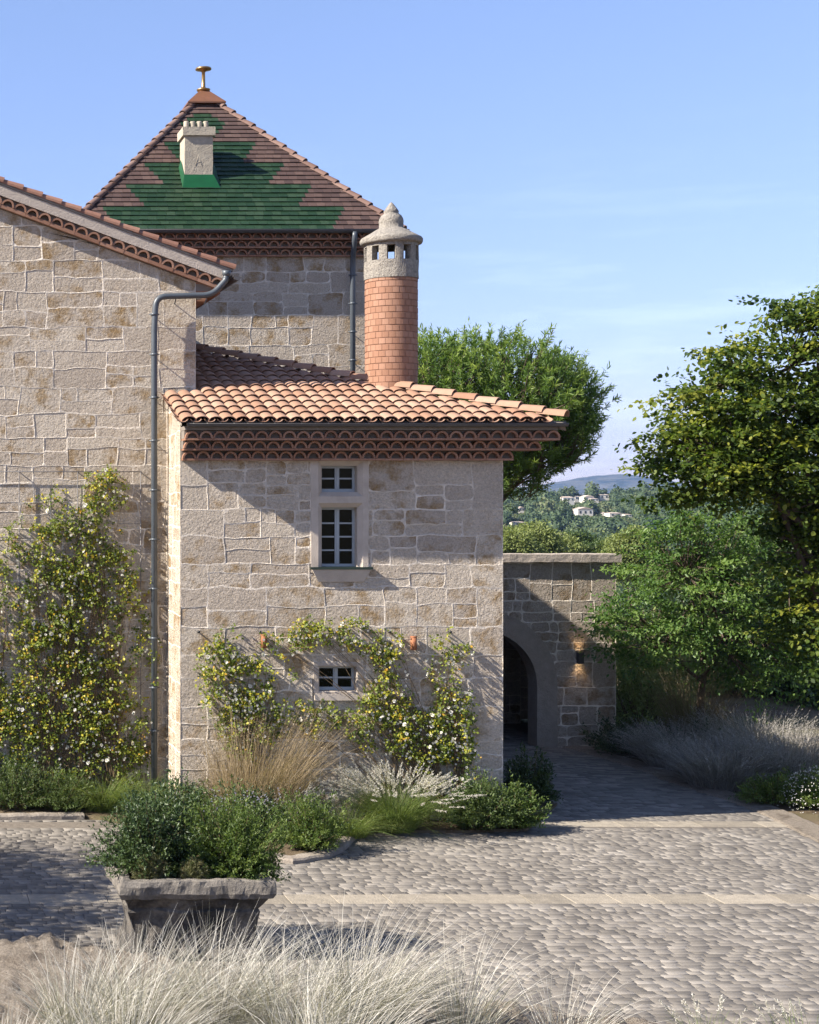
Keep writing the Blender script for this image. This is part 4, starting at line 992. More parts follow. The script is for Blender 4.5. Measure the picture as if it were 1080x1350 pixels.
M['petal'] = m_leaf('white_rose_petal', [(.66,.64,.61), (.76,.74,.71), (.74,.68,.64)], .3, .6, .2, 1.0)

# ================================================================== CLIMBING ROSES
def flower_mesh():
    rg = np.random.default_rng(3); parts = []
    for (k, r0, tilt, ln, off) in ((6, .004, .25, .036, 0), (6, .003, .75, .030, .5), (5, .002, 1.25, .022, .2)):
        a = 2 * np.pi * (np.arange(k) + off) / k; D = np.stack([np.cos(a) * math.cos(tilt), np.full(k, -math.sin(tilt)), np.sin(a) * math.cos(tilt)], 1)
        P = np.stack([np.cos(a) * r0, np.zeros(k), np.sin(a) * r0], 1); Nn = np.stack([-np.cos(a) * math.sin(tilt), np.full(k, -math.cos(tilt)), -np.sin(a) * math.sin(tilt)], 1)
        parts.append(leaves(P, D, Nn, ln * rg.uniform(.85, 1.1, k), 1.0, rg, ROUND_V))
    return merge(parts)
FV, FF, FT = flower_mesh(); fproto = None
def rose(label, circles, Y, nleaf, nflow, seed, roots, zmax=None, group='white climbing roses', ll=.042):
    global fproto
    rg = np.random.default_rng(seed); cs = np.array(circles, float); s = F / Y
    root = thing('climbing_rose', label, 'rose', ((roots[0] - X0) / s, Y - .12, .05), group)
    wgt = cs[:, 2]**2 * cs[:, 3]; wgt = wgt / wgt.sum()
    def sample(n, clump):
        out = []; 
        while len(out) < n:
            c = cs[rg.choice(len(cs), p=wgt)]; a = rg.random() * 2 * np.pi; r_ = c[2] * math.sqrt(rg.random()) * 1.08
            px, py = c[0] + r_ * math.cos(a), c[1] + r_ * math.sin(a)
            nz = noise.noise(Vector((px * .045, py * .045, seed))) + .6 * noise.noise(Vector((px * .11, py * .11, seed + 4)))
            if nz > clump - .28 * c[3] + rg.normal(0, .08): out.append((px, py))
        return np.array(out)
    def towall(Q, d): return np.stack([(Q[:, 0] - X0) / s, Y - d, CAMZ + (YH - Q[:, 1]) / s], 1)
    # leafy sprigs: five to nine leaves around a short shoot
    ns = nleaf // 8; Q = sample(ns, .02); d = .03 + np.abs(rg.normal(0, .085, ns)); C0 = towall(Q, d)
    sdv = rg.normal(0, 1, (ns, 3)) * np.array([1, .45, 1]) + np.array([.1, -.35, .1]); sdv = unit(sdv)
    t = rg.uniform(-.5, .5, (ns, 8, 1)); P = C0[:, None] + sdv[:, None] * t * .17 + rg.normal(0, .018, (ns, 8, 3))
    D = sdv[:, None] * .4 + rg.normal(0, .6, P.shape); Nn = rg.normal(0, .55, P.shape) + np.array([-.3, -.75, .55])
    tone = np.clip(rg.beta(1.6, 3.2, (ns, 1)) + rg.normal(0, .10, (ns, 8)), 0, 1); tone = np.where(rg.random((ns, 8)) < .03, rg.uniform(.75, 1, (ns, 8)), tone)
    P = P.reshape(-1, 3); P[:, 1] = np.minimum(P[:, 1], Y - .012); ok = P[:, 2] > .06
    v, f, tt = leaves(P[ok], D.reshape(-1, 3)[ok], Nn.reshape(-1, 3)[ok], (ll * rg.uniform(.6, 1.3, len(P)))[ok], .85, rg, LEAF_V, tone.ravel()[ok])
    npmesh('foliage', v, f, tt, M['lf_rose'], root)
    paths, rads = [], []                                            # canes from the ground up through the foliage
    ends = sample(max(26, nleaf // 110), -.1)
    for e_ in ends:
        r0 = roots[int(rg.integers(len(roots)))]; x0, x1 = (r0 - X0) / s, (e_[0] - X0) / s; z1 = CAMZ + (YH - e_[1]) / s; pts = []
        if z1 < .2: continue
        for i in range(9):
            q_ = i / 8; pts.append(Vector((x0 + (x1 - x0) * q_**1.6 + .10 * noise.noise(Vector((q_ * 3, e_[0], 1))), Y - .05 - .05 * (1 + noise.noise(Vector((q_ * 4, e_[1], 2)))), .02 + (z1 - .02) * q_**.85)))
        paths.append(pts); rads.append([.010 * (1 - .75 * i / 8) for i in range(9)])
    np_tubes(paths, rads, 5).build('canes', M['stem'], root)
    Qf = sample(nflow, -.05); df = .10 + np.abs(rg.normal(0, .09, nflow)); Cf = towall(Qf, df)
    for c in Cf:
        if c[2] < .15: continue
        if fproto is None: fproto = npmesh('flower', FV, FF, FT, M['petal'], None); o = fproto
        else: o = link(fproto.copy())
        k = rg.uniform(.55, 1.10); setp(o, root); o.location = tuple(c); o.scale = (k, k, k); o.rotation_euler = (rg.normal(-.35, .45), rg.uniform(0, 6.28), rg.normal(-.25, .5))
    # petals seen as small buds scattered through the leaves
    nb_ = nflow * 5; Qb = sample(nb_, -.02); Cb = towall(Qb, .06 + np.abs(rg.normal(0, .1, nb_))); Cb = Cb[Cb[:, 2] > .12]; nb_ = len(Cb)
    vs, fs, ts = [], [], []; b_ = 0
    for c in Cb:
        k = rg.uniform(.3, .62); a = rg.uniform(0, 6.28); v = FV * k; v = np.stack([v[:, 0] * math.cos(a) - v[:, 2] * math.sin(a), v[:, 1], v[:, 0] * math.sin(a) + v[:, 2] * math.cos(a)], 1)
        vs.append(v + c); fs.append(FF + b_); ts.append(FT); b_ += len(v)
    o = npmesh('small_blossom', np.concatenate(vs), np.concatenate(fs), np.concatenate(ts), M['petal'], root); o['kind'] = 'stuff'
    return root
rose('big climbing rose with white flowers covering the lower main house wall left of the downpipe',
     [(135,648,30,1),(115,690,30,.8),(65,672,28,.3),(45,712,35,.5),(90,730,45,.9),(132,760,40,.8),(75,790,50,.9),(60,840,40,1),(110,830,50,.8),(168,775,30,.75),(150,720,22,.5),(178,835,28,.7),(185,880,22,.6),(140,862,38,.4),(70,890,50,1),(120,920,50,.9),(30,960,45,1),(90,975,50,1),(145,970,45,1),(182,935,20,.6),(165,1000,30,.8)],
     YM, 21000, 110, 51, (60, 105, 150))
rose('climbing rose cut off by the left edge of the photo on the main house wall', [(0,725,24,.6),(5,850,25,.3),(0,930,32,.8),(-40,790,60,.7),(-45,930,65,1),(-80,860,60,1),(10,985,30,1)], YM, 6500, 38, 52, (-30, -5))
rose('bushy climbing rose at the left corner of the gatehouse facade', [(287,872,27,1),(300,843,18,.8),(322,900,35,1),(345,930,30,.7),(300,930,32,.9),(338,862,18,.45),(372,908,12,.4),(280,905,20,.7),(330,960,40,1)], YF, 4000, 48, 53, (310, 335))
rose('climbing rose trained in an arch over and beside the little low window', [(400,835,20,.9),(430,830,20,1),(465,838,22,1),(500,848,25,1),(515,880,20,1),(372,850,16,.8),(356,845,12,.6),(505,920,30,1),(520,960,35,1),(556,972,35,1),(600,1000,25,1),(570,1010,30,.9),(488,965,25,.8),(458,948,20,.6),(428,942,18,.6),(590,960,30,1),(400,950,25,.8),(380,885,9,.3)], YF, 7400, 72, 54, (520, 560, 585))
rose('thin climbing rose at the right end of the gatehouse facade by the archway', [(590,853,24,.5),(604,880,15,.45),(585,905,18,.5),(570,880,14,.35),(598,930,22,.8),(612,862,10,.3),(602,980,20,.9)], YF, 1250, 20, 55, (605,))

# training rods
tr = MB(); s = F / YM; rx = lambda px: (px - X0) / s; rz_ = lambda py: CAMZ + (YH - py) / s
for py in (622, 690, 758, 826, 894, 962): tr.tube([(rx(-80), YM - .06, rz_(py)), (rx(186), YM - .06, rz_(py))], .0075 if py == 622 else .003, 6)
for px in (25, 102, 185, -52): tr.tube([(rx(px), YM - .06, rz_(622)), (rx(px), YM - .06, .1)], .0075, 6)
for px in (42, 63, 83, 122, 142, 163): tr.tube([(rx(px), YM - .06, rz_(622)), (rx(px), YM - .06, .1)], .0025, 5)
for px in (25, 102, 185):
    for py in (622, 758, 894): tr.tube([(rx(px), YM - .06, rz_(py)), (rx(px), YM + .0, rz_(py))], .009, 6)
tag(tr.build('trellis', M['wire'], None), 'thin metal rod trellis on the main house wall behind the big rose', 'trellis')
tr = MB()
for py in (834.5, 895, 950): tr.tube([Wp(258, py, YF - .09), Wp(600, py, YF - .09)], .003, 5)
for px in (262, 343, 514, 594): p_ = Wp(px, 833, YF - .10); tr.tube([p_, p_ + Vector((0, .10, 0))], .011, 8); tr.tube([p_ + Vector((0, -.012, 0)), p_], .022, 10)
tag(tr.build('trellis', M['dark_iron'], None), 'wires on round pegs across the gatehouse facade under the roses', 'trellis')

# ================================================================== SHRUBS AND GRASSES AROUND THE COURT
def at(px, py, z=.04): return G(px, py, z)
sh = shrub
sh('hedge_shrub', 'feathery green shrub at the far left edge in front of the big rose', 'shrub', at(15, 1066), .85, .55, .80, 420, 30, .05, .22, M['lf_mid'], 61, NARROW_V, .7, .3, group='green shrubs in the bed')
sh('hedge_shrub', 'feathery green shrub behind the pale kerb, second from the left edge', 'shrub', at(80, 1068), .62, .5, .66, 340, 30, .05, .22, M['lf_mid'], 62, NARROW_V, .7, .3, group='green shrubs in the bed')
tussock('ornamental_grass', 'arching bright green grass between the left hedge and the planter', 'grass', at(135, 1068), 800, 1.05, .42, .5, M['gr_green'], 63, .008, .9, tone=(.6, .25))
tussock('ornamental_grass', 'arching green grass at the foot of the downpipe behind the dark planter shrub', 'grass', at(190, 1074), 600, .95, .40, .5, M['gr_green'], 64, .008, .9)
sh('bed_shrub', 'low dark green shrub at the corner of the gatehouse behind the planter', 'shrub', at(245, 1084), .85, .6, .62, 420, 26, .045, .45, M['lf_mid'], 65, spiky=.5, group='green shrubs in the bed')
sh('bed_shrub', 'dark green shrub with pale lilac flowers behind the planter', 'shrub', at(330, 1104), .85, .6, .72, 440, 26, .045, .4, M['lf_dark'], 66, spiky=.5, group='green shrubs in the bed')
sh('bed_shrub', 'lime green shrub just right of the planter on the kerbed tip of the bed', 'shrub', at(408, 1120), .55, .48, .78, 420, 30, .045, .3, M['lf_lime'], 67, NARROW_V, .8, .35, tone=(.4, .25))
tussock('straw_grass', 'tall straw coloured grass in front of the left part of the facade', 'grass', at(335, 1086), 2100, 1.85, .95, .25, M['gr_dry'], 68, .0072, .35, gust=(.10, 0), plume_n=330, plume_mat=M['gr_dry'], plume_len=.28, hairs=30, plume_h=1.15, hairl=.016, tone=(.45, .25))
tussock('straw_grass', 'short silvery plumed grass between the straw grass and the lime shrub', 'grass', at(375, 1098), 360, .80, .40, .45, M['gr_silver'], 69, .006, .6, plume_n=60, plume_mat=M['gr_plume'], plume_len=.3, hairs=30)
tussock('fountain_grass', 'green fountain grass with white feathery plumes in front of the facade', 'grass', at(520, 1094), 2000, .98, .52, .36, M['gr_green'], 70, .0075, .85, plume_n=240, plume_mat=M['gr_plume'], plume_len=.26, hairs=70, plume_h=1.22, tone=(.55, .25), hairl=.026)
tussock('fountain_grass', 'low green grass without plumes left of the white plumed grass', 'grass', at(462, 1102), 900, .72, .42, .5, M['gr_green'], 71, .007, 1.0, tone=(.6, .25))
sh('bed_shrub', 'leafy green shrub under the right end of the facade', 'shrub', at(628, 1093), .60, .5, .84, 460, 30, .048, .42, M['lf_mid'], 72, spiky=.6, group='green shrubs in the bed')
sh('bed_shrub', 'lighter green shrub at the right corner of the bed beside the paving', 'shrub', at(678, 1092), .42, .38, .66, 320, 28, .045, .42, M['lf_lime'], 73, spiky=.6, tone=(.3, .22), group='green shrubs in the bed')
sh('bed_shrub', 'dark leafy shrub in shade at the gatehouse corner by the arch path', 'shrub', at(697, 1060), .46, .42, .86, 230, 26, .06, .42, M['lf_dark'], 74, spiky=.7, group='green shrubs in the bed')
# lilac daisies
rg = np.random.default_rng(5); b_ = at(330, 1104); n = 130
Pd = np.stack([b_.x + rg.normal(0, .46, n), b_.y - .28 + rg.normal(0, .2, n), .64 + rg.normal(0, .07, n)], 1)
parts = []
for c in Pd:
    k = 7; a = 2 * np.pi * np.arange(k) / k; D = np.stack([np.cos(a), np.full(k, -.5), np.sin(a)], 1); parts.append(leaves(np.repeat(c[None], k, 0), D, np.tile([0., -1, .4], (k, 1)), .014, .4, rg))
v, f, t = merge(parts); mdaisy = m_leaf('lilac_petal', [(.42,.38,.52), (.55,.52,.62)], .3, .7, .1, 1.0)
dz = npmesh('daisies', v, f, t, mdaisy, None); tag(dz, 'sprinkle of pale lilac daisies on the shrub behind the planter', 'flowers'); dz['kind'] = 'stuff'

# in the planter
zp = .79
sh('planter_shrub', 'big dark green shrub in the left half of the stone planter', 'shrub', (2.82, 17.85, zp), .70, .50, .95, 620, 36, .042, .5, M['lf_dark'], 81, spiky=.6, lump=.5, low=.1)
sh('planter_shrub', 'lime green feathery shrub in the right half of the stone planter', 'shrub', (3.68, 17.72, zp), .64, .46, .84, 760, 42, .038, .3, M['lf_lime'], 82, NARROW_V, .9, .4, low=.02, tone=(.33, .24))
sh('cushion_plant', 'small round grey green cushion plant at the left corner of the planter', 'plant', (2.74, 17.41, zp + .07), .20, .12, .27, 620, 14, .03, .16, M['lf_olive'], 83, NARROW_V, .6, .1, low=.05)
sh('cushion_plant', 'smaller round cushion plant in the middle of the planter front', 'plant', (3.20, 17.40, zp + .07), .17, .11, .23, 520, 14, .028, .16, M['lf_olive'], 84, NARROW_V, .6, .1, low=.05)

# right hand bed along the path
sh('bed_shrub', 'dark low shrub at the foot of the arched wall', 'shrub', (14.3, 31.4, 0), .75, .6, .75, 300, 24, .055, .4, M['lf_dark'], 91, spiky=.5, group='green shrubs in the bed')
sh('bed_shrub', 'dark shrub beside the path just right of the arched wall', 'shrub', (15.1, 30.4, 0), .8, .65, .7, 260, 24, .055, .4, M['lf_dark'], 92, spiky=.5, group='green shrubs in the bed')
tussock('brown_sedge', 'tall thin brown grass rising right of the arched wall', 'grass', (15.5, 31.2, 0), 800, 1.95, .6, .22, M['gr_brown'], 93, .009, .3, tone=(.5, .25), plume_n=120, plume_len=.3, hairs=18)
for i, (px, py, hh, rr, lab) in enumerate(((893, 1010, .9, .85, 'large silvery grey grass clump beside the path, nearest the arch'), (955, 1036, .95, .95, 'silvery grey grass clump beside the path, the middle one'), (1045, 1036, 1.15, 1.0, 'silvery grey grass clump at the right edge below the big tree'), (990, 1010, 1.2, 1.0, 'silvery grey grass clump in the second row under the big tree'))):
    tussock('silver_grass', lab, 'grass', at(px, py, 0), 2400, hh * 1.12, rr * 1.15, .50, M['gr_silver'], 94 + i, .0105, .7, group='silver grass clumps', tone=(.42, .30), plume_n=420, plume_len=.34, hairs=30, plume_h=1.0, hairl=.022)
sh('bed_shrub', 'yellow green low shrub between the silver grass and the white flowers', 'shrub', at(1022, 1060, 0), .7, .5, .5, 240, 26, .05, .35, M['lf_lime'], 99, spiky=.5)
wf = sh('flower_bush', 'low bush covered in tiny white flowers at the right edge', 'shrub', at(1085, 1066, 0), .65, .6, .66, 320, 24, .04, .4, M['lf_lime'], 100, spiky=.4)
rg = np.random.default_rng(6); b_ = at(1085, 1066, 0); n = 620; a = rg.random(n) * 6.28; cz = rg.random(n); r_ = np.sqrt(1 - cz**2)
Pd = np.stack([b_.x + r_ * np.cos(a) * .66, b_.y + r_ * np.sin(a) * .6, cz * .66 + rg.normal(0, .02, n)], 1); D = rg.normal(0, 1, (n * 4, 3))
v, f, t = leaves(np.repeat(Pd, 4, 0), D, rg.normal(0, 1, (n * 4, 3)), .014, .8, rg, ROUND_V); o = npmesh('blossoms', v, f, t, M['petal'], wf); o['kind'] = 'stuff'
for i in range(14):
    pass

# foreground pale grasses
fg = [(20, 1440, .62, 'pale grass clump in the bottom left corner'), (110, 1395, .92, 'bleached grass clump below the left side of the planter'), (190, 1385, 1.02, 'bleached grass clump directly in front of the planter, left one'), (292, 1378, 1.05, 'bleached grass clump directly in front of the planter, right one'),
      (390, 1400, 1.05, 'bleached grass clump at the bottom just right of the planter'), (480, 1372, 1.10, 'tall bleached grass clump on the bottom edge left of the lone tuft'), (170, 1450, .9, 'nearest bleached grass clump low at the bottom left'), (440, 1460, .95, 'nearest bleached grass clump low at the bottom middle')]
for i, (px, py, hh, lab) in enumerate(fg):
    tussock('pale_grass', lab, 'grass', G(px, py, .1), 900, hh * 1.34, .50, .28, M['gr_pale'], 110 + i, .0078, .6, group='bleached foreground grasses', gust=(.18, -.02), tone=(.5, .28), minh=.4)
tussock('pale_grass', 'lone bleached grass tuft with its shadow on the paving', 'grass', G(612, 1385, 0), 300, 1.28, .34, .28, M['gr_pale'], 120, .0095, .5, gust=(.12, 0), group='bleached foreground grasses')
tussock('pale_grass', 'short thin bleached grass tuft right of the lone tuft', 'grass', G(748, 1395, 0), 170, .95, .34, .34, M['gr_pale'], 121, .0088, .5, gust=(.12, 0), group='bleached foreground grasses')
for i, (px, py, hh, lab) in enumerate(((940, 1388, .46, 'stems with small white flowers at the bottom right, left bunch'), (1060, 1392, .50, 'stems with small white flowers in the bottom right corner'))):
    t_ = tussock('white_flower_plant', lab, 'plant', G(px, py, 0), 90, hh, .40, .5, M['gr_green'], 130 + i, .008, .4, plume_n=20, plume_mat=M['gr_plume'], plume_len=.30, hairs=40, plume_h=1.1, hairl=.022, split=True)
# ================================================================== TREES
def tree(name, label, base, trunk_h, trunk_r, crown, nclus, per, ll, lw, mat, seed, tv=LEAF_V, flat=.45, spread=.42, group=None, cat='tree', tone=(.45, .22), lean=(0, 0), shell=.55, droop=.25, nlimb=11, keep=None):
    """crown: list of ellipsoids (cx,cy,cz,rx,ry,rz) in world metres; leaves sit on sprays on and inside the crown"""
    rg = np.random.default_rng(seed); base = np.array(base, float); root = thing(name, label, cat, tuple(base), group)
    cr_ = np.array(crown, float); vol = cr_[:, 3] * cr_[:, 4] * cr_[:, 5]; pv = vol ** .75 / (vol ** .75).sum(); cl = []; ow = []
    while len(cl) < nclus:
        k = rg.choice(len(cr_), p=pv); d = unit(rg.normal(0, 1, 3)); r_ = (shell + (1 - shell) * rg.random() ** .7) * (1 + .16 * noise.noise(Vector(d * 2.1) + Vector((seed, k, 0))))
        p = cr_[k, :3] + d * r_ * cr_[k, 3:]
        if p[2] < base[2] + .1: continue
        if keep is not None and not keep(p): continue
        cl.append(p); ow.append(d)
    cl = np.array(cl); ow = np.array(ow)
    top = base + np.array([lean[0], lean[1], trunk_h]); paths, rads = [], []
    tp = [base + (top - base) * q + np.array([.05 * noise.noise(Vector((q * 3, seed, 0))), .05 * noise.noise(Vector((q * 3, seed, 5))), 0]) * trunk_h * .4 for q in np.linspace(0, 1, 9)]
    paths.append([Vector(p) for p in tp]); rads.append([trunk_r * (1.25 if i == 0 else 1 - .72 * i / 8) for i in range(9)])
    limbs = cl[rg.choice(len(cl), min(nlimb, len(cl)), replace=False)]
    cc = cr_[:, :3].mean(0); limbs = cc + (limbs - cc) * .62; nodes = [np.array(tp[5]), np.array(tp[7]), np.array(tp[8])]
    for l in limbs:
        s_ = tp[int(rg.integers(3, 9))]; m_ = (s_ + l) / 2 + np.array([0, 0, -.12 * np.linalg.norm(l - s_)]); pp = [(1-q)**2 * s_ + 2*q*(1-q) * m_ + q*q * l for q in np.linspace(0, 1, 7)]
        paths.append([Vector(p) for p in pp]); rads.append([trunk_r * (.42 - .30 * i / 6) for i in range(7)]); nodes += pp[2:]
    nodes = np.array(nodes)
    for i in range(len(cl)):
        if i % 2 and nclus > 400: continue
        dd = np.linalg.norm(nodes - cl[i], axis=1); s_ = nodes[int(dd.argmin())]; m_ = (s_ + cl[i]) / 2 + rg.normal(0, .08, 3)
        paths.append([Vector(s_), Vector(m_), Vector(cl[i])]); rads.append([trunk_r * .08 + .004, trunk_r * .05 + .003, .003])
    np_tubes(paths, rads, 6).build('trunk', M['bark'], root)
    # leaves
    n = len(cl); od = unit(ow * np.array([1, 1, .35]) + rg.normal(0, .35, (n, 3)) * np.array([1, 1, .3]))
    ns = 4; sp = unit(od[:, None] + rg.normal(0, .55, (n, ns, 3)) * np.array([1, 1, .35])); k = per // ns
    t = rg.uniform(-.35, 1, (n, ns, k, 1)) * spread
    P = cl[:, None, None] + sp[:, :, None] * t + rg.normal(0, 1, (n, ns, k, 3)) * np.array([1, 1, flat]) * spread * .22 - np.array([0, 0, 1.]) * (np.clip(t, 0, 9) ** 2) * droop
    D = sp[:, :, None] * .6 + rg.normal(0, .5, P.shape) + np.array([0, 0, -droop]); Nn = rg.normal(0, .42, P.shape) + np.array([0, 0, 1.])
    tn = np.clip(rg.normal(tone[0], tone[1], (n, 1, 1)) + rg.normal(0, .17, (n, ns, k)), 0, 1)
    v, f, tt = leaves(P.reshape(-1, 3), D.reshape(-1, 3), Nn.reshape(-1, 3), ll * rg.uniform(.6, 1.25, n * ns * k), lw, rg, tv, tn.ravel())
    npmesh('crown', v, f, tt, mat, root); return root
def P3(px, py, Y): w = Wp(px, py, Y); return (w.x, w.y, w.z)
def ell(px, py, Y, rpx, rpy, ry=None):
    w = Wp(px, py, Y); s = Y / F; return (w.x, w.y, w.z, rpx * s, ry if ry else rpx * s * .9, rpy * s)
Yb = 27.5
tree('broadleaf_tree', 'big broadleaved tree with yellowish green leaves at the right edge', (P3(1105, 900, Yb)[0], Yb, 0), 6.8, .19,
     [ell(1095,465,Yb,66,80), ell(1060,400,Yb,48,22), ell(985,548,Yb,88,55), ell(1085,620,Yb,100,100), ell(915,615,Yb,66,26), ell(1100,780,Yb,82,130), ell(1005,490,Yb,62,36), ell(960,462,Yb,32,14), ell(1190,620,Yb,100,200), ell(890,655,Yb,44,14), ell(890,522,Yb,40,14), ell(960,600,Yb,80,60), ell(880,575,Yb,34,14)],
     1300, 54, .090, .70, M['lf_tree'], 201, ROUND_V, flat=.20, spread=.50, shell=.35, droop=.22, nlimb=18, tone=(.45, .26), keep=lambda p: True)
Yg = 30.6
tree('small_tree', 'slender tree with fresh green leaves just right of the arched wall', (P3(925, 900, Yg + .6)[0], Yg + .6, 0), 3.9, .085,
     [ell(930,700,Yg,72,55), ell(915,790,Yg,110,70), ell(1000,780,Yg,80,90), ell(850,830,Yg,75,42), ell(905,740,Yg,85,50), ell(830,880,Yg,45,24), ell(970,850,Yg,85,60), ell(1020,870,Yg,60,60)],
     350, 66, .092, .48, M['lf_acer'], 202, LEAF_V, flat=.22, spread=.46, shell=.25, droop=.2, nlimb=14, tone=(.5, .27))
Yd = 42.0
tree('dark_tree', 'dense dark green tree behind the slender tree and big tree at right', (P3(1040, 900, Yd)[0], Yd, -.1), 5.2, .2,
     [ell(1000,760,Yd,110,100), ell(1075,850,Yd,95,110), ell(970,860,Yd,60,60), ell(1100,700,Yd,90,110)], 650, 56, .13, .6, M['lf_dark'], 203, LEAF_V, flat=.5, spread=.6, shell=.3, tone=(.3, .2))
tree('dark_tree', 'darker tree farther right behind the big broadleaved tree', (P3(1150, 900, 39)[0], 39, -.1), 5.0, .2, [ell(1150,760,39,100,160), ell(1090,900,39,60,60)], 380, 56, .13, .6, M['lf_dark'], 204, LEAF_V, flat=.5, spread=.6, shell=.3, tone=(.3, .2))
sh('garden_shrub', 'sunlit pale green shrub seen past the right end of the arched wall', 'shrub', (P3(848, 960, 36)[0], 36, -.1), 1.6, 1.2, 3.2, 420, 34, .10, .4, M['lf_willow'], 205, spiky=.6, low=.05)
sh('garden_shrub', 'sunlit green shrub behind the trunk of the slender tree', 'shrub', (P3(910, 960, 42)[0], 42, -.1), 2.0, 1.4, 2.2, 420, 34, .11, .45, M['lf_willow'], 206, spiky=.5, low=.05)
sh('garden_shrub', 'tall sunlit shrub in the gap between slender tree and dark tree', 'shrub', (P3(1010, 960, 47)[0], 47, -.1), 3.2, 1.6, 3.6, 420, 34, .13, .45, M['lf_mid'], 207, spiky=.5, low=.05)
# shade tree outside the left edge of the frame: its shadow lies on the left part of the court
tree('shade_tree', 'tree left of the frame whose shadow falls on the paving beside the planter', (-5.0, 19.2, 0), 3.8, .14, [(-4.9,18.0,4.5,1.7,1.6,1.3), (-5.2,20.3,4.7,1.7,1.9,1.3), (-4.6,19.3,3.8,1.2,1.3,1.0)], 520, 48, .10, .6, M['lf_mid'], 208, shell=.2, spread=.4)

# pine behind the gatehouse: upright brushes of needles on the shell of the crown
def pine(label, base, crown, n, seed, trunk_h, trunk_r):
    rg = np.random.default_rng(seed); base = np.array(base, float); root = thing('pine_tree', label, 'tree', tuple(base)); cr_ = np.array(crown, float)
    pv = (cr_[:, 3] * cr_[:, 5]); pv /= pv.sum(); P, O = [], []
    for _ in range(n):
        k = rg.choice(len(cr_), p=pv); d = unit(rg.normal(0, 1, 3)); r_ = (.55 + .45 * rg.random() ** .6) * (1 + .22 * noise.noise(Vector(d * 3) + Vector((k, seed, 0)))); P.append(cr_[k, :3] + d * r_ * cr_[k, 3:]); O.append(d)
    P, O = np.array(P), np.array(O); ax_ = unit(O * np.array([.7, .7, .35]) + np.array([0, 0, .75]) + rg.normal(0, .25, (n, 3))); k = 34
    ln = .62 * rg.uniform(.6, 1.2, n); s = rg.random((n, k, 1)); c = P[:, None] + ax_[:, None] * s * ln[:, None, None]
    D = ax_[:, None] * .75 + unit(rg.normal(0, 1, (n, k, 3))) * .75; nl = .17 * rg.uniform(.7, 1.2, n * k)
    tn = np.clip(rg.normal(.45, .2, (n, 1)) + (s[:, :, 0] - .5) * .4, 0, 1)
    v, f, t = leaves(c.reshape(-1, 3), D.reshape(-1, 3), rg.normal(0, 1, (n * k, 3)), nl, .16, rg, NARROW_V, tn.ravel()); npmesh('crown', v, f, t, M['lf_pine'], root)
    paths, rads = [], []; top = base + np.array([0, 0, trunk_h]); paths.append([Vector(base + (top - base) * q) for q in np.linspace(0, 1, 6)]); rads.append([trunk_r * (1 - .1 * i) for i in range(6)])
    for i in range(60):
        e_ = P[rg.integers(n)]; s_ = base + np.array([0, 0, trunk_h * rg.uniform(.62, 1)]); m_ = (s_ + e_) / 2 + np.array([0, 0, -.3]); paths.append([Vector((1-q)**2 * s_ + 2*q*(1-q) * m_ + q*q * e_) for q in np.linspace(0, 1, 6)]); rads.append([trunk_r * (.35 - .06 * i_) for i_ in range(6)])
    for i in range(0, n, 4):
        paths.append([Vector(P[i] - ax_[i] * .5 - O[i] * .4), Vector(P[i]), Vector(P[i] + ax_[i] * ln[i])]); rads.append([.02, .012, .005])
    np_tubes(paths, rads, 5).build('trunk', M['bark'], root); return root
Yp = 48.0
pine('large bushy pine behind the gatehouse and its round chimney', (P3(640, 900, Yp)[0], Yp, -.2),
     [ell(640,535,Yp,105,80,4), ell(700,540,Yp,75,62,3), ell(560,520,Yp,70,65,3), ell(715,585,Yp,46,45,2.4), ell(670,610,Yp,55,50,2.6), ell(600,600,Yp,90,70,3), ell(742,560,Yp,22,34,1.2), ell(752,598,Yp,14,10,.6)], 3600, 301, 7.5, .3)

# ================================================================== FAR LANDSCAPE
def hz(X, Y):
    pts = ((40, -.12), (62, -1.2), (110, -7), (180, -17), (260, -24), (450, -24), (960, 5.0), (1040, 5.5), (1400, 0), (3000, -20), (9000, -20))
    for (a, c) in zip(pts, pts[1:]):
        if a[0] <= Y <= c[0]:
            t_ = (Y - a[0]) / (c[0] - a[0]); base_ = a[1] + (c[1] - a[1]) * t_; break
    else: base_ = pts[-1][1] if Y > 40 else -.1
    amp = max(0, min(1, (Y - 120) / 300)); return base_ + amp * (4.0 * noise.noise(Vector((X * .009, Y * .006, 1))) + 1.5 * noise.noise(Vector((X * .03, Y * .03, 3)))) + (max(0, Y - 700) * .012 * max(0, X / Y - .46) * 10 if Y < 1000 else 0)
ys = np.concatenate([np.linspace(45, 120, 16), np.linspace(130, 1000, 88), np.geomspace(1030, 9000, 24)]); us = np.linspace(-.35, 1.15, 90)
V = [(u * (y + 40), y, hz(u * (y + 40), y)) for y in ys for u in us]; nu = len(us)
Fq = [(i*nu+j, i*nu+j+1, (i+1)*nu+j+1, (i+1)*nu+j) for i in range(len(ys)-1) for j in range(nu-1)]
b = NB('hill_ground'); col = b.mix(b.rng(b.noise(.05, 6, .65), .4, .62), C(.06,.075,.03), C(.17,.15,.08)); M['hill'] = b.done(b.pbr(col, 1, .0))
struct(npmesh('hills', V, Fq, np.random.rand(len(Fq), 3), M['hill'], smooth=True))
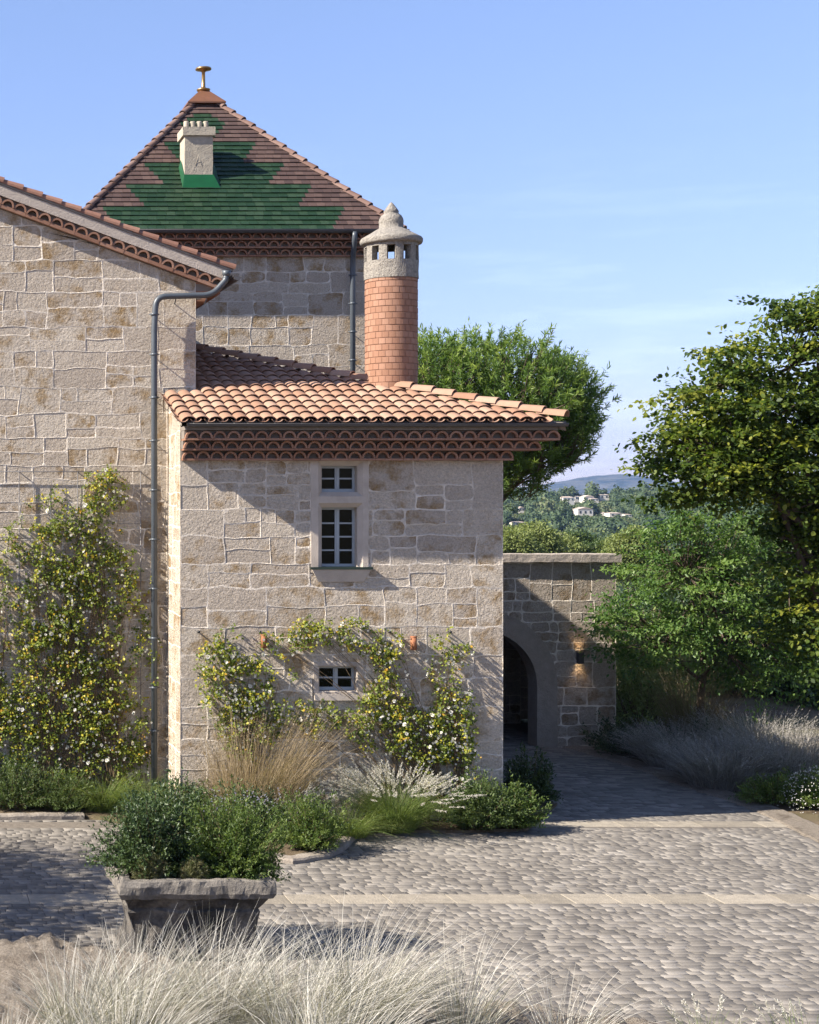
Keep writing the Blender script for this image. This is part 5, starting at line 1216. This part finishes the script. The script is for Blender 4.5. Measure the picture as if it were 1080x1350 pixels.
# mountain ridge
prof = ((300, 655), (500, 648), (640, 645), (700, 641), (730, 636), (752, 633), (770, 629), (790, 626), (815, 625), (835, 626), (860, 630), (890, 636), (930, 640), (980, 634), (1030, 630), (1080, 636), (1200, 640), (1500, 652))
def mh(px):
    for (a, c) in zip(prof, prof[1:]):
        if a[0] <= px <= c[0]: return a[1] + (c[1] - a[1]) * (px - a[0]) / (c[0] - a[0])
    return 656
Ym = 6500; pxs = np.linspace(300, 1500, 240); ds = np.linspace(-1, 1, 40); V = []
for d in ds:
    for px in pxs:
        Y = Ym + d * 1100; X = (px - X0) / F * Ym; H = (YH - mh(px)) / F * Ym + CAMZ + 25; k = max(0, 1 - abs(d)) ** .8
        z = -25 + H * k * (1 + .25 * noise.noise(Vector((X * .003, Y * .003, 2))) * (1 - k)) + k * (1 - k * .75) * (26 * noise.noise(Vector((X * .006, Y * .004, 5))) + 12 * noise.noise(Vector((X * .02, Y * .015, 7))))
        V.append((X, Y, z))
nu = len(pxs); Fq = [(i*nu+j, i*nu+j+1, (i+1)*nu+j+1, (i+1)*nu+j) for i in range(len(ds)-1) for j in range(nu-1)]
b = NB('mountain_scrub'); col = b.mix(b.rng(b.noise(.012, 8, .7), .42, .62), C(.022,.032,.03), C(.10,.095,.08)); M['mountain'] = b.done(b.pbr(col, 1, .0))
struct(npmesh('mountain', V, Fq, np.random.rand(len(Fq), 3), M['mountain'], smooth=True))
# houses on the hillside
def solveY(py):
    return 54.6 / (.0569 + (py - YH) / F)
spots = [(750,657.5,15,7,'white villa high on the far hill, leftmost of the ridge row'),(762,656,7,5,'tiny pale house on the far hill just right of the leftmost villa'),(777,656.5,13,7,'pale villa with a pinkish roof high on the far hill'),(785,658.5,9,4,'low pale house below the pinkish villa on the far hill'),(797,654,12,7,'highest white villa on the far hill beside the tree edge'),
         (772,681,20,10,'big white house with a gabled front in the middle of the far hill'),(762,683.5,8,4,'small white house left of the big gabled house on the far hill'),(812,681,16,6,'long low white house on the far hill near the right tree'),(797,677.5,5,4,'tiny white house above the long low house on the far hill'),
         (686,693,15,5,'long pale house on the far hill close to the pine'),(698,701,16,5,'lower pale house on the far hill near the pine'),(742,707,12,7,'white house in the lower trees of the far hill'),(727,707.5,9,5,'pale house left of the white one in the lower trees'),(789,721,10,7,'white house with a red roof just over the wall coping'),(688,671,7,6,'white house peeping out below the pine branches'),(829,682,9,4,'pale house half hidden by the leaves of the big tree'),(664,712,6,4,'small pale house low on the far hill beside the gatehouse')]
M['hw'] = m_plain('white_house_wall', (.62,.58,.52), (.52,.48,.43), .2, .9, .01, 3); M['hr'] = m_plain('clay_house_roof', (.46,.38,.32), (.36,.28,.23), .3, .9, .02, 3); M['hwin'] = m_plain('dark_house_window', (.06,.065,.07), (.05,.05,.06), 1, .3, .001, 9)
hous = []
for i, (px, py, wpx, hpx, lab) in enumerate(spots):
    Y = solveY(py + hpx * .5); X = (px - X0) / F * Y; z = hz(X, Y); zb = CAMZ + (YH - py - hpx * .5) / F * Y
    w, h, d = wpx * Y / F, hpx * .72 * Y / F, 7.0; z = max(z + .3, zb); zlow = min(hz(X, Y) - 1.5, z - .5)
    o = thing('hillside_house', lab, 'house', (X, Y, z), 'white houses on the far hill'); hous.append((X, Y, w))
    mb = MB(); mb.box((X - w/2, Y, zlow), (X + w/2, Y + d, z + h)); mb.build('wall', M['hw'], o)
    mb = MB(); rh = h * .30; e_ = .15; g = (i % 3 == 2)
    if g: mb.add([(X-w/2-e_, Y-e_, z+h), (X+w/2+e_, Y-e_, z+h), (X+w/2+e_, Y+d+e_, z+h), (X-w/2-e_, Y+d+e_, z+h), (X, Y-e_, z+h+rh*1.4), (X, Y+d+e_, z+h+rh*1.4)], [(0,1,4), (1,2,5,4), (2,3,5), (3,0,4,5), (0,3,2,1)], 0)
    else: mb.add([(X-w/2-e_, Y-e_, z+h+.01), (X+w/2+e_, Y-e_, z+h+.01), (X+w/2+e_, Y+d+e_, z+h+.01), (X-w/2-e_, Y+d+e_, z+h+.01), (X-w*.28, Y+d/2, z+h+rh), (X+w*.28, Y+d/2, z+h+rh)], [(0,1,5,4), (1,2,5), (2,3,4,5), (3,0,4), (0,3,2,1)], 0)
    mb.build('roof', M['hr'], o)
    for k in range(max(2, int(w / 2.2))):
        xx = X - w/2 + (k + .5) * w / max(2, int(w / 2.2)); mb = MB(); mb.box((xx - .45, Y - .06, z + h * .25), (xx + .45, Y + .2, z + h * .72)); mb.build('window', M['hwin'], o)
# wood on the hills: every crown is a dark core under a scatter of leafy faces
rg = np.random.default_rng(77)
ico = np.array([(0,0,1), (.894,0,.447), (.276,.851,.447), (-.724,.526,.447), (-.724,-.526,.447), (.276,-.851,.447), (.724,.526,-.447), (-.276,.851,-.447), (-.894,0,-.447), (-.276,-.851,-.447), (.724,-.526,-.447)])
icf = np.array([(0,1,2,2), (0,2,3,3), (0,3,4,4), (0,4,5,5), (0,5,1,1), (1,6,2,2), (2,7,3,3), (3,8,4,4), (4,9,5,5), (5,10,1,1), (6,7,2,2), (7,8,3,3), (8,9,4,4), (9,10,5,5), (10,6,1,1)])
spots_t = []
while len(spots_t) < 4300:
    Y = math.sqrt(rg.uniform(200**2, 1000**2)); u = rg.uniform(.33, .63); X = u * Y
    bad = False
    for (hx_, hy_, hw_) in hous:
        dY = hy_ - Y
        if abs(X - hx_ * Y / hy_) < hw_ * .55 + 2 and -9 < dY < 20: bad = True; break
    if not bad: spots_t.append((X, Y))
st = np.array(spots_t); n = len(st); Zt = np.array([hz(x, y) for x, y in st]); rr = rg.uniform(1.7, 3.6, n) * (1 + .3 * (rg.random(n) < .12)); hh = rr * rg.uniform(.85, 1.35, n)
for i in range(n):                                                 # lower growth below the houses leaves them in view
    for (hx_, hy_, hw_) in hous:
        dY = hy_ - st[i, 1]
        if -1 < dY < 130 and abs(st[i, 0] - hx_ * st[i, 1] / hy_) < hw_ * .7 + 2: hh[i] = min(hh[i], max(.7, (hz(hx_, hy_) + .2 - Zt[i]) / 1.95)); rr[i] = min(rr[i], hh[i] * 1.2)
tonei = np.clip(np.array([.42 + .5 * noise.noise(Vector((x * .02, y * .02, 9))) for x, y in st]) + rg.normal(0, .2, n), 0, 1)
parts = []
k = 150; d = unit(rg.normal(0, 1, (n, k, 3)) + np.array([0, -.25, .45])); bump_ = 1 + .2 * np.sin(d[:, :, 0:1] * 5 + rg.random((n, 1, 1)) * 6) * np.cos(d[:, :, 2:3] * 6 + rg.random((n, 1, 1)) * 6)
Pc = np.stack([st[:, 0], st[:, 1], Zt + hh * .95], 1); R3 = np.stack([rr, rr, hh], 1)
P = Pc[:, None] + d * bump_ * R3[:, None] * rg.uniform(.85, 1.08, (n, k, 1))
t_ = np.clip(tonei[:, None] + rg.normal(0, .16, (n, k)), 0, 1)
v, f, tt = leaves(P.reshape(-1, 3), rg.normal(0, 1, (n * k, 3)), d.reshape(-1, 3) + rg.normal(0, .45, (n * k, 3)), (np.repeat(rr, k) * rg.uniform(.18, .34, n * k)), .95, rg, ROUND_V, t_.ravel()); parts.append((v, f, tt))
vi = (Pc[:, None] + ico[None] * R3[:, None] * .88).reshape(-1, 3); fi = (np.arange(n)[:, None, None] * 11 + icf[None]).reshape(-1, 4)
# cores as triangles, added to fill the crowns and tinted darker than the leaves
cor = MB(); o = npmesh('far_wood', parts[0][0], parts[0][1], parts[0][2], M['lf_far']); o['kind'] = 'stuff'
tag(o, 'wooded hillside of green crowns between the white houses', 'wood'); o2 = npmesh('far_crown_cores', vi, fi[:, :3], np.repeat(np.stack([tonei * .6, tonei, tonei], 1), 15, 0), M['lf_far'], smooth=True); o2['kind'] = 'stuff'
tag(o2, 'dark filler cores inside the crowns of the wooded hillside', 'wood')
# pale trees just below the garden wall
for i, (px, py, rp, rq, Y, lab) in enumerate(((672,722,26,22,150,'pale yellow green tree low beyond the wall beside the gatehouse'), (702,718,28,24,160,'pale yellow green tree beyond the wall, second from the gatehouse'), (732,724,24,16,170,'pale yellow green tree beyond the wall below the white house'), (765,728,22,24,180,'rounded mid green tree beyond the middle of the wall'), (800,732,22,16,170,'rounded green tree beyond the right end of the wall'), (835,725,26,22,150,'pale tree beyond the wall end behind the leaves'))):
    w = Wp(px, py, Y); zb = hz(w.x, Y); s_ = Y / F
    tree('valley_tree', lab, (w.x, Y, zb), max(2, w.z - zb), .3, [ell(px, py, Y, rp, rq), ell(px - rp * .6, py + rq * .5, Y, rp * .7, rq * .8), ell(px + rp * .6, py + rq * .6, Y, rp * .7, rq * .8)], 420, 90, .30, .5, M['lf_willow'] if i in (0, 1, 2, 5) else M['lf_mid'], 400 + i, LEAF_V, flat=.6, spread=1.1, shell=.5, tone=(.45, .2), group='trees beyond the wall')
# ================================================================== AIR
HAZE = True
if HAZE:
    mb = MB(); mb.box((-4200, -60, -60), (9500, 9300, 330)); b = NB('air'); vol = b.n('VolumePrincipled')
    vol.inputs['Color'].default_value = (.40, .60, 1, 1); vol.inputs['Density'].default_value = 0.68e-4; vol.inputs['Anisotropy'].default_value = .25
    b.nt.links.new(vol.outputs[0], b.out.inputs['Volume']); o = mb.build('haze', b.m); o['kind'] = 'stuff'; tag(o, 'thin blue air softening the far hills and mountain', 'haze')
